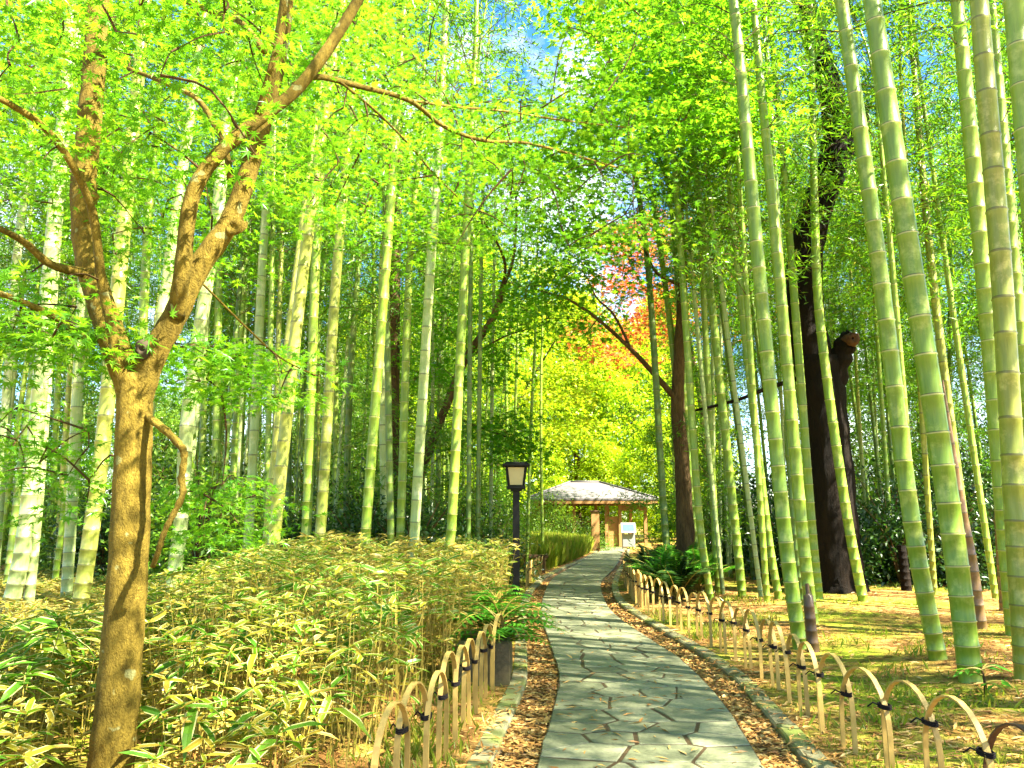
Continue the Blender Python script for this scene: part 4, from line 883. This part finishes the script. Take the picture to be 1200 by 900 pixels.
# ------------------------------------------------------------------ ferns, nandina, seedling
def frond_plant(name, loc, n, L, el, leafm, label, pinn=16, pl=.09, group=None, tm=OL, h0=0.0, spread_=None):
    root = thing(name, loc, label, 'plant', group)
    for k in range(n):
        a = k * 2.4 + rng.uniform(-.3, .3) if spread_ is None else rng.uniform(*spread_); e = el * rng.uniform(.7, 1.2); l = L * rng.uniform(.75, 1.15); ts = np.linspace(0, 1, 8); b = Buf()
        d = np.array([math.cos(a) * math.cos(e), math.sin(a) * math.cos(e), math.sin(e)]); P = np.array([0, 0, h0 * rng.uniform(.4, 1)]) + ts[:, None] * l * d + np.column_stack([0 * ts, 0 * ts, -ts ** 2 * l * (.55 if name != 'fern' else .42)]); P[:, 2] = np.maximum(P[:, 2], .03)
        add_tube(b, P, np.linspace(.007, .002, 8), 4, 1, cap=False)
        tt = np.linspace(.15, 1, pinn); C = np.array([[np.interp(q, ts, P[:, i]) for i in range(3)] for q in tt]); T = unit(np.gradient(C, axis=0)); sd = unit(np.cross(T, [0, 0, 1.]))
        for s in (-1, 1):
            D = unit(sd * s + T * .55 + np.array([0, 0, -.12])); leaves(b, tm, C, D, np.tile([0, 0, 1.], (pinn, 1)) + rng.normal(0, .15, (pinn, 3)), pl * np.sin(np.pi * np.clip(.2 + .75 * tt, 0, 1)) * rng.uniform(.85, 1.15, pinn))
        b.build('frond', [M[leafm], M['cane']], root, smooth=False)
    if h0:
        b = Buf(); add_tube(b, [(0, 0, -.03), (.01, 0, h0 * .5), (0, .01, h0)], [.012, .01, .007], 6); b.build('stem', M['twig'], root)
    return root
NL = (np.array([[0, 0, 0], [-.17, .4, .03], [0, 1, -.06], [.17, .4, .03]]), OL[1])
def on_ground(x, y, z=.1):
    p = gp(x, y, z); return (p[0], p[1], float(gz(p[0], p[1])) - .01)
frond_plant('nandina', (-.10, 6.55, .05), 44, .70, .8, 'fern_leaf', 'fresh bright green feathery shrub drooping over the stone block', 10, .13, tm=NL, h0=.50)
frond_plant('nandina', (-.16, 7.5, .05), 30, .55, .85, 'fern_leaf', 'smaller feathery green shrub behind the one over the stone block', 10, .12, tm=NL, h0=.55)
for i, (x, y) in enumerate([(758, 696), (775, 700), (790, 690), (764, 680), (784, 678), (748, 684), (800, 694), (770, 668)]):
    q = gp(x, y, .12); frond_plant('fern', (q[0] + .25, q[1], float(gz(q[0] + .25, q[1])) - .01), 20, 1.35, 1.2, 'shrub_leaf' if i % 2 else 'fern_leaf', 'dark arching fern in the shady clump at the foot of the arching maple', 22, .20, 'dark ferns by the arching maple', NL)
frond_plant('seedling', on_ground(1155, 822), 6, .22, .5, 'fern_leaf', 'small five-leafed green seedling on the litter beside the thickest culm', 3, .13, tm=NL, h0=.2)

# ------------------------------------------------------------------ stone block beside the kerb
b = Buf(); bc = gp(617, 803); kx = float(ex('kl', 6.2)) - .01
add_box(b, (0, 0, .17), (.42, .75, .40), 0, -.03, .98, .02)
so = b.build('stone_block', M['block'], smooth=False); so.location = (kx - .30, 6.62, 0)
tag(so, 'low mossy stone block at the kerb under the feathery green shrub', 'stone block')

# ------------------------------------------------------------------ lamp post
lp = at(605, 697, 13.3); lz = float(gz(lp[0], 13.3)); lr = thing('lamp_post', (lp[0], 13.3, lz - .03), 'black garden lamp post with a tapered cream lantern and flat cap', 'lamp')
zt = at(605, 540, 13.3)[2] - lz; k = 13.3 / FPX
b = Buf(); add_box(b, (0, 0, (zt - .46) / 2), (.115, .115, zt - .46 + .03), bev=.008); b.build('post', M['lamp_black'], lr, False)
b = Buf(); add_box(b, (0, 0, zt - .43), (.32, .32, .05), bev=.008); add_box(b, (0, 0, zt - .47), (.2, .2, .04), bev=.006); b.build('lantern_base', M['lamp_black'], lr, False)
def flared(w0, w1, z0, z1): 
    return np.array([(-w0, -w0, z0), (w0, -w0, z0), (w0, w0, z0), (-w0, w0, z0), (-w1, -w1, z1), (w1, -w1, z1), (w1, w1, z1), (-w1, w1, z1)])
z0_, z1_ = zt - .405, zt - .075
fr = Buf()
for i in range(4):
    lo, hi = flared(.125, .165, z0_, z1_)[[i, 4 + i]]; add_tube(fr, [lo, hi], [.022, .022], 4)
    lo2, hi2 = flared(.125, .165, z0_, z1_)[[(i + 1) % 4, 4 + (i + 1) % 4]]
    add_tube(fr, [hi, hi2], [.018, .018], 4); add_tube(fr, [lo, lo2], [.018, .018], 4)
fr.build('lantern_frame', M['lamp_black'], lr, False)
pv = flared(.118, .158, z0_, z1_)
for i in range(4):
    j = (i + 1) % 4; a4 = pv[[i, j, 4 + j, 4 + i]]; n_ = unit(np.cross(a4[1] - a4[0], a4[3] - a4[0]))
    Buf().add(np.concatenate([a4, a4 - n_ * .006]), BOXF).build('lantern_panel', M['lamp_panel'], lr, False)
b = Buf(); add_box(b, (0, 0, zt - .05), (.46, .46, .045), bev=.008); add_box(b, (0, 0, zt - .015), (.40, .40, .03), taper=.9); b.build('lantern_cap', M['lamp_black'], lr, False)

# ------------------------------------------------------------------ pavilion, sign, pillar, far stakes
PY = 40.0; pc = at(688, 610, PY); pav = thing('garden_pavilion', (pc[0], PY, 0), 'open garden pavilion with a low grey hipped roof and ochre timber posts', 'pavilion')
ez = at(600, 584, 37)[2]; rz_ = at(600, 565, PY)[2]; hw, hd = 3.35, 3.0
b = Buf(); zs = [ez + .02, rz_]
V = np.array([(-hw, -hd, ez), (hw, -hd, ez), (hw, hd, ez), (-hw, hd, ez), (-.9, 0, rz_), (.7, 0, rz_)]); V2 = V - np.array([0, 0, .09])
RF = [(0, 1, 5, 4), (2, 3, 4, 5)]; RT = [(1, 2, 5), (3, 0, 4)]
b.add(np.concatenate([V, V2]), RF + [(i + 0, i + 6, (i + 1) % 4 + 6, (i + 1) % 4) for i in range(4)]); b.F.append((np.array(RT), 0, None)); b.F.append((np.array([[9, 8, 7, 6]]), 0, None))
rf = b.build('roof', M['roof'], pav, False)
for a, c in ((0, 4), (1, 5), (2, 5), (3, 4), (4, 5)):
    bb = Buf(); add_tube(bb, [V[a] + (0, 0, .03), V[c] + (0, 0, .03)], [.05, .05], 6); bb.build('ridge_cap', M['roof'], rf)
for s in range(4):
    p, q = V[s] * np.array([.985, .985, 1]), V[(s + 1) % 4] * np.array([.985, .985, 1]); c = (p + q) / 2; L = np.linalg.norm(q - p)
    bb = Buf(); add_box(bb, (c[0], c[1], ez - .17), (L if s % 2 == 0 else .06, .06 if s % 2 == 0 else L, .15)); bb.build('fascia', M['wood'], pav, False)
for x in (-2.7, -.9, .75, 1.45, 2.75):
    for y in (-2.5, 2.5):
        bb = Buf(); add_box(bb, (x, y, ez / 2 - .08), (.16, .16, ez - .14), bev=.01); bb.build('post', M['wood'], pav, False)
bb = Buf(); add_box(bb, (2.1, -2.45, ez - .42), (1.2, .1, .30)); bb.build('beam', M['wood'], pav, False)
bb = Buf(); add_box(bb, (1.1, -2.4, .75), (.55, .08, 1.5)); bb.build('wall_panel', M['wood'], pav, False)
bb = Buf(); add_box(bb, (-.6, 1.2, .6), (3.0, .5, 1.2)); bb.build('counter', M['wood_dark'], pav, False)
bb = Buf(); add_box(bb, (-.6, 1.2, 1.24), (3.2, .6, .07)); bb.build('counter_top', M['wood'], pav, False)
bb = Buf(); add_box(bb, (0, 0, .03), (6, 5.4, .1)); bb.build('floor_slab', M['block'], pav, False)
sp_ = gp(724, 641); sg = thing('information_sign', (sp_[0], 35.5, .0), 'small stand with a tilted white and blue notice panel outside the pavilion', 'sign'); 
for x in (-.27, .27):
    bb = Buf(); add_box(bb, (x, .05, .55), (.05, .05, 1.1)); bb.build('leg', M['metal'], sg, False)
def tilted(w, h, zc, y, t, m, name, par):
    ca, sa = math.cos(.45), math.sin(.45); v = np.array([(x * w / 2, y + z_ * h / 2 * sa + d * ca, zc + z_ * h / 2 * ca - d * sa) for d in (0, t) for x, z_ in ((-1, -1), (1, -1), (1, 1), (-1, 1))])
    return Buf().add(v, BOXF).build(name, m, par, False)
pn = tilted(.66, .50, .98, -.02, .03, M['white'], 'notice_panel', sg); tilted(.5, .30, .99, -.03, .006, M['blue'], 'printed_picture', pn)
bb = Buf(); add_box(bb, (0, .0, .42), (.52, .03, .56)); bb.build('lower_panel', M['white'], sg, False)
pp = gp(698, 642); pl_ = thing('wooden_pillar', (at(698, 642, 33.5)[0], 33.5, 0.0), 'square ochre timber pillar by the pavilion entrance beside clipped shrubs', 'pillar')
bb = Buf(); add_box(bb, (0, 0, .83), (.34, .22, 1.7), bev=.015); bb.build('shaft', M['wood'], pl_, False); bb = Buf(); add_box(bb, (0, 0, 1.70), (.42, .3, .06), bev=.01); bb.build('cap', M['wood_dark'], pl_, False)
for i, y in enumerate(np.arange(21.5, 30, 1.0)):
    x = float(ex('kl', y)) - .35; bb = Buf(); add_tube(bb, [(0, 0, -.05), (rng.normal(0, .01), 0, .3), (rng.normal(0, .02), 0, rng.uniform(.5, .65))], [.028, .026, .024], 7)
    o = bb.build('fence_stake', M['wood_dark'], smooth=False); o.location = (x, y, float(gz(x, y))); tag(o, 'thin dark stake in the bright grass along the path to the pavilion', 'stake', 'stakes along the far kerb')
# timber trestle end beside the far hoops
o = thing('timber_barrier', (float(ex('kl', 19.2)) - .35, 19.2, .04), 'low weathered timber barrier at the end of the far hoops', 'barrier')
for x in (-.3, .12):
    bb = Buf(); add_box(bb, (x, 0, .2), (.09, .09, .46), bev=.01); bb.build('post', M['wood_dark'], o, False)
bb = Buf(); add_box(bb, (-.1, 0, .40), (.7, .10, .08), bev=.01); bb.build('rail', M['wood_dark'], o, False)

pav.scale = (.94, .94, 1)
# house glimpsed beyond the left grove
hs = thing('house', (-18.6, 22.5, 0), 'ochre house wall with a grey roof glimpsed past the chalky culms', 'house')
bb = Buf(); add_box(bb, (0, 0, 1.5), (9, 5, 3.2)); bb.build('wall', M['house_wall'], hs, False)
V = np.array([(-5, -3.1, 2.95), (5, -3.1, 2.95), (5, 3.1, 2.95), (-5, 3.1, 2.95), (-5, 0, 4.6), (5, 0, 4.6)]); bb = Buf(); bb.add(V, [(0, 1, 5, 4), (2, 3, 4, 5), (0, 3, 2, 1)]); bb.F.append((np.array([(1, 2, 5), (3, 0, 4)]), 0, None)); bb.build('roof', M['house_roof'], hs, False)
for x in (-2.6, 0, 2.6):
    bb = Buf(); add_box(bb, (x, -2.53, 1.5), (1.3, .08, 1.2)); w = bb.build('window', M['wood_dark'], hs, False); bb = Buf(); add_box(bb, (x, -2.575, 1.5), (1.1, .03, 1.0)); bb.build('pane', M['glass'], w, False)

hs.scale = (.85, .75, .62)
# ------------------------------------------------------------------ litter and grass
def on_sheet(x, y):
    inl = (x > ex('kl', y)) & (x < ex('kr', y)); onp = (x > ex('pl', y)) & (x < ex('pr', y))
    kb = ((x <= ex('kl', y)) & (x > ex('kl', y) - KW)) | ((x >= ex('kr', y)) & (x < ex('kr', y) + KW))
    return np.where(onp, .034, np.where(inl, .002, np.where(kb, .052, gz(x, y) + .004)))
def litter():
    b = Buf(); P = []
    n = 85000; y = 2.6 + 20 * rng.random(n) ** 1.6; x = rng.uniform(-.62, .62, n) * (y + 2.5)
    onp = (x > ex('pl', y)) & (x < ex('pr', y)); grav = (x > ex('kl', y)) & (x < ex('kr', y)) & ~onp
    left = x < ex('kl', y) - KW
    pat = .5 + .5 * np.sin(x * 2.1 + 3 * np.sin(y * .7)) * np.sin(y * 1.9 + 2 * np.sin(x * .9))
    keep = rng.random(n) < np.where(onp, .05 + .10 * pat ** 3, np.where(grav, .95, np.where(left, .35, .4 + .6 * pat)))
    x, y = x[keep], y[keep]; z = on_sheet(x, y) + rng.uniform(.0, .008, len(x)); m = len(x)
    a = rng.uniform(0, 6.283, m); D = np.column_stack([np.cos(a), np.sin(a), rng.normal(0, .12, m)]); N = unit(np.column_stack([rng.normal(0, .25, (m, 2)), np.ones(m)]))
    leaves(b, BL, np.column_stack([x, y, z]), D, N, rng.uniform(.05, .12, m))
    gn = 14000; y = 2.8 + 14 * rng.random(gn) ** 1.5; sd = rng.random(gn) < .5; x = np.where(sd, ex('pr', y) + rng.random(gn) * (ex('kr', y) - ex('pr', y)), ex('kl', y) + rng.random(gn) * (ex('pl', y) - ex('kl', y)))
    a = rng.uniform(0, 6.283, gn); D = np.column_stack([np.cos(a), np.sin(a), rng.normal(0, .15, gn)]); N = unit(np.column_stack([rng.normal(0, .3, (gn, 2)), np.ones(gn)]))
    leaves(b, OL, np.column_stack([x, y, .003 + rng.uniform(0, .012, gn)]), D, N, rng.uniform(.025, .07, gn))
    tag(b.build('leaf_litter', M['litter'], smooth=False, kind='stuff'), 'dry tan bamboo leaves strewn over ground and paving', 'leaf litter')
litter()
def grass():
    b = Buf(); n = 0; P = []; D = []; Sz = []
    cen = []
    for _ in range(300):
        y = 3.2 + 15 * rng.random() ** 1.3
        if rng.random() < .72: x = float(ex('kr', y)) + KW + .05 + abs(rng.normal(0, 2.2))
        else: x = float(ex('kl', y)) - KW - .03 - rng.random() * .45
        pat = math.sin(x * 1.7 + 1) * math.sin(y * 1.1)
        if pat < -.25 and rng.random() < .75: continue
        m = rng.integers(25, 70); r = rng.uniform(.06, .2); q = rng.normal(0, r, (m, 2)) + (x, y); ok = (q[:, 0] > ex('kr', q[:, 1]) + KW) | (q[:, 0] < ex('kl', q[:, 1]) - KW); q = q[ok]
        P.append(np.column_stack([q, gz(q[:, 0], q[:, 1]) - .005])); m = len(q); D.append(unit(np.column_stack([rng.normal(0, .5, (m, 2)), np.ones(m)]))); Sz.append(rng.uniform(.5, 1.3, m) * rng.uniform(.035, .10))
    # tall bright grass along the far verge
    m = 9000; y = rng.uniform(20, 33, m); x = ex('kl', y) - KW - .1 - rng.random(m) * 2.2; P.append(np.column_stack([x, y, gz(x, y) - .01])); D.append(unit(np.column_stack([rng.normal(0, .25, (m, 2)), np.ones(m)]))); Sz.append(rng.uniform(.35, .8, m))
    P, D, Sz = map(np.concatenate, (P, D, Sz)); leaves(b, BL, P, D, rdir(len(P), .3), Sz)
    tag(b.build('grass', M['grass'], smooth=False, kind='stuff'), 'tufts of short yellow-green grass on the mossy ground', 'grass')
grass()
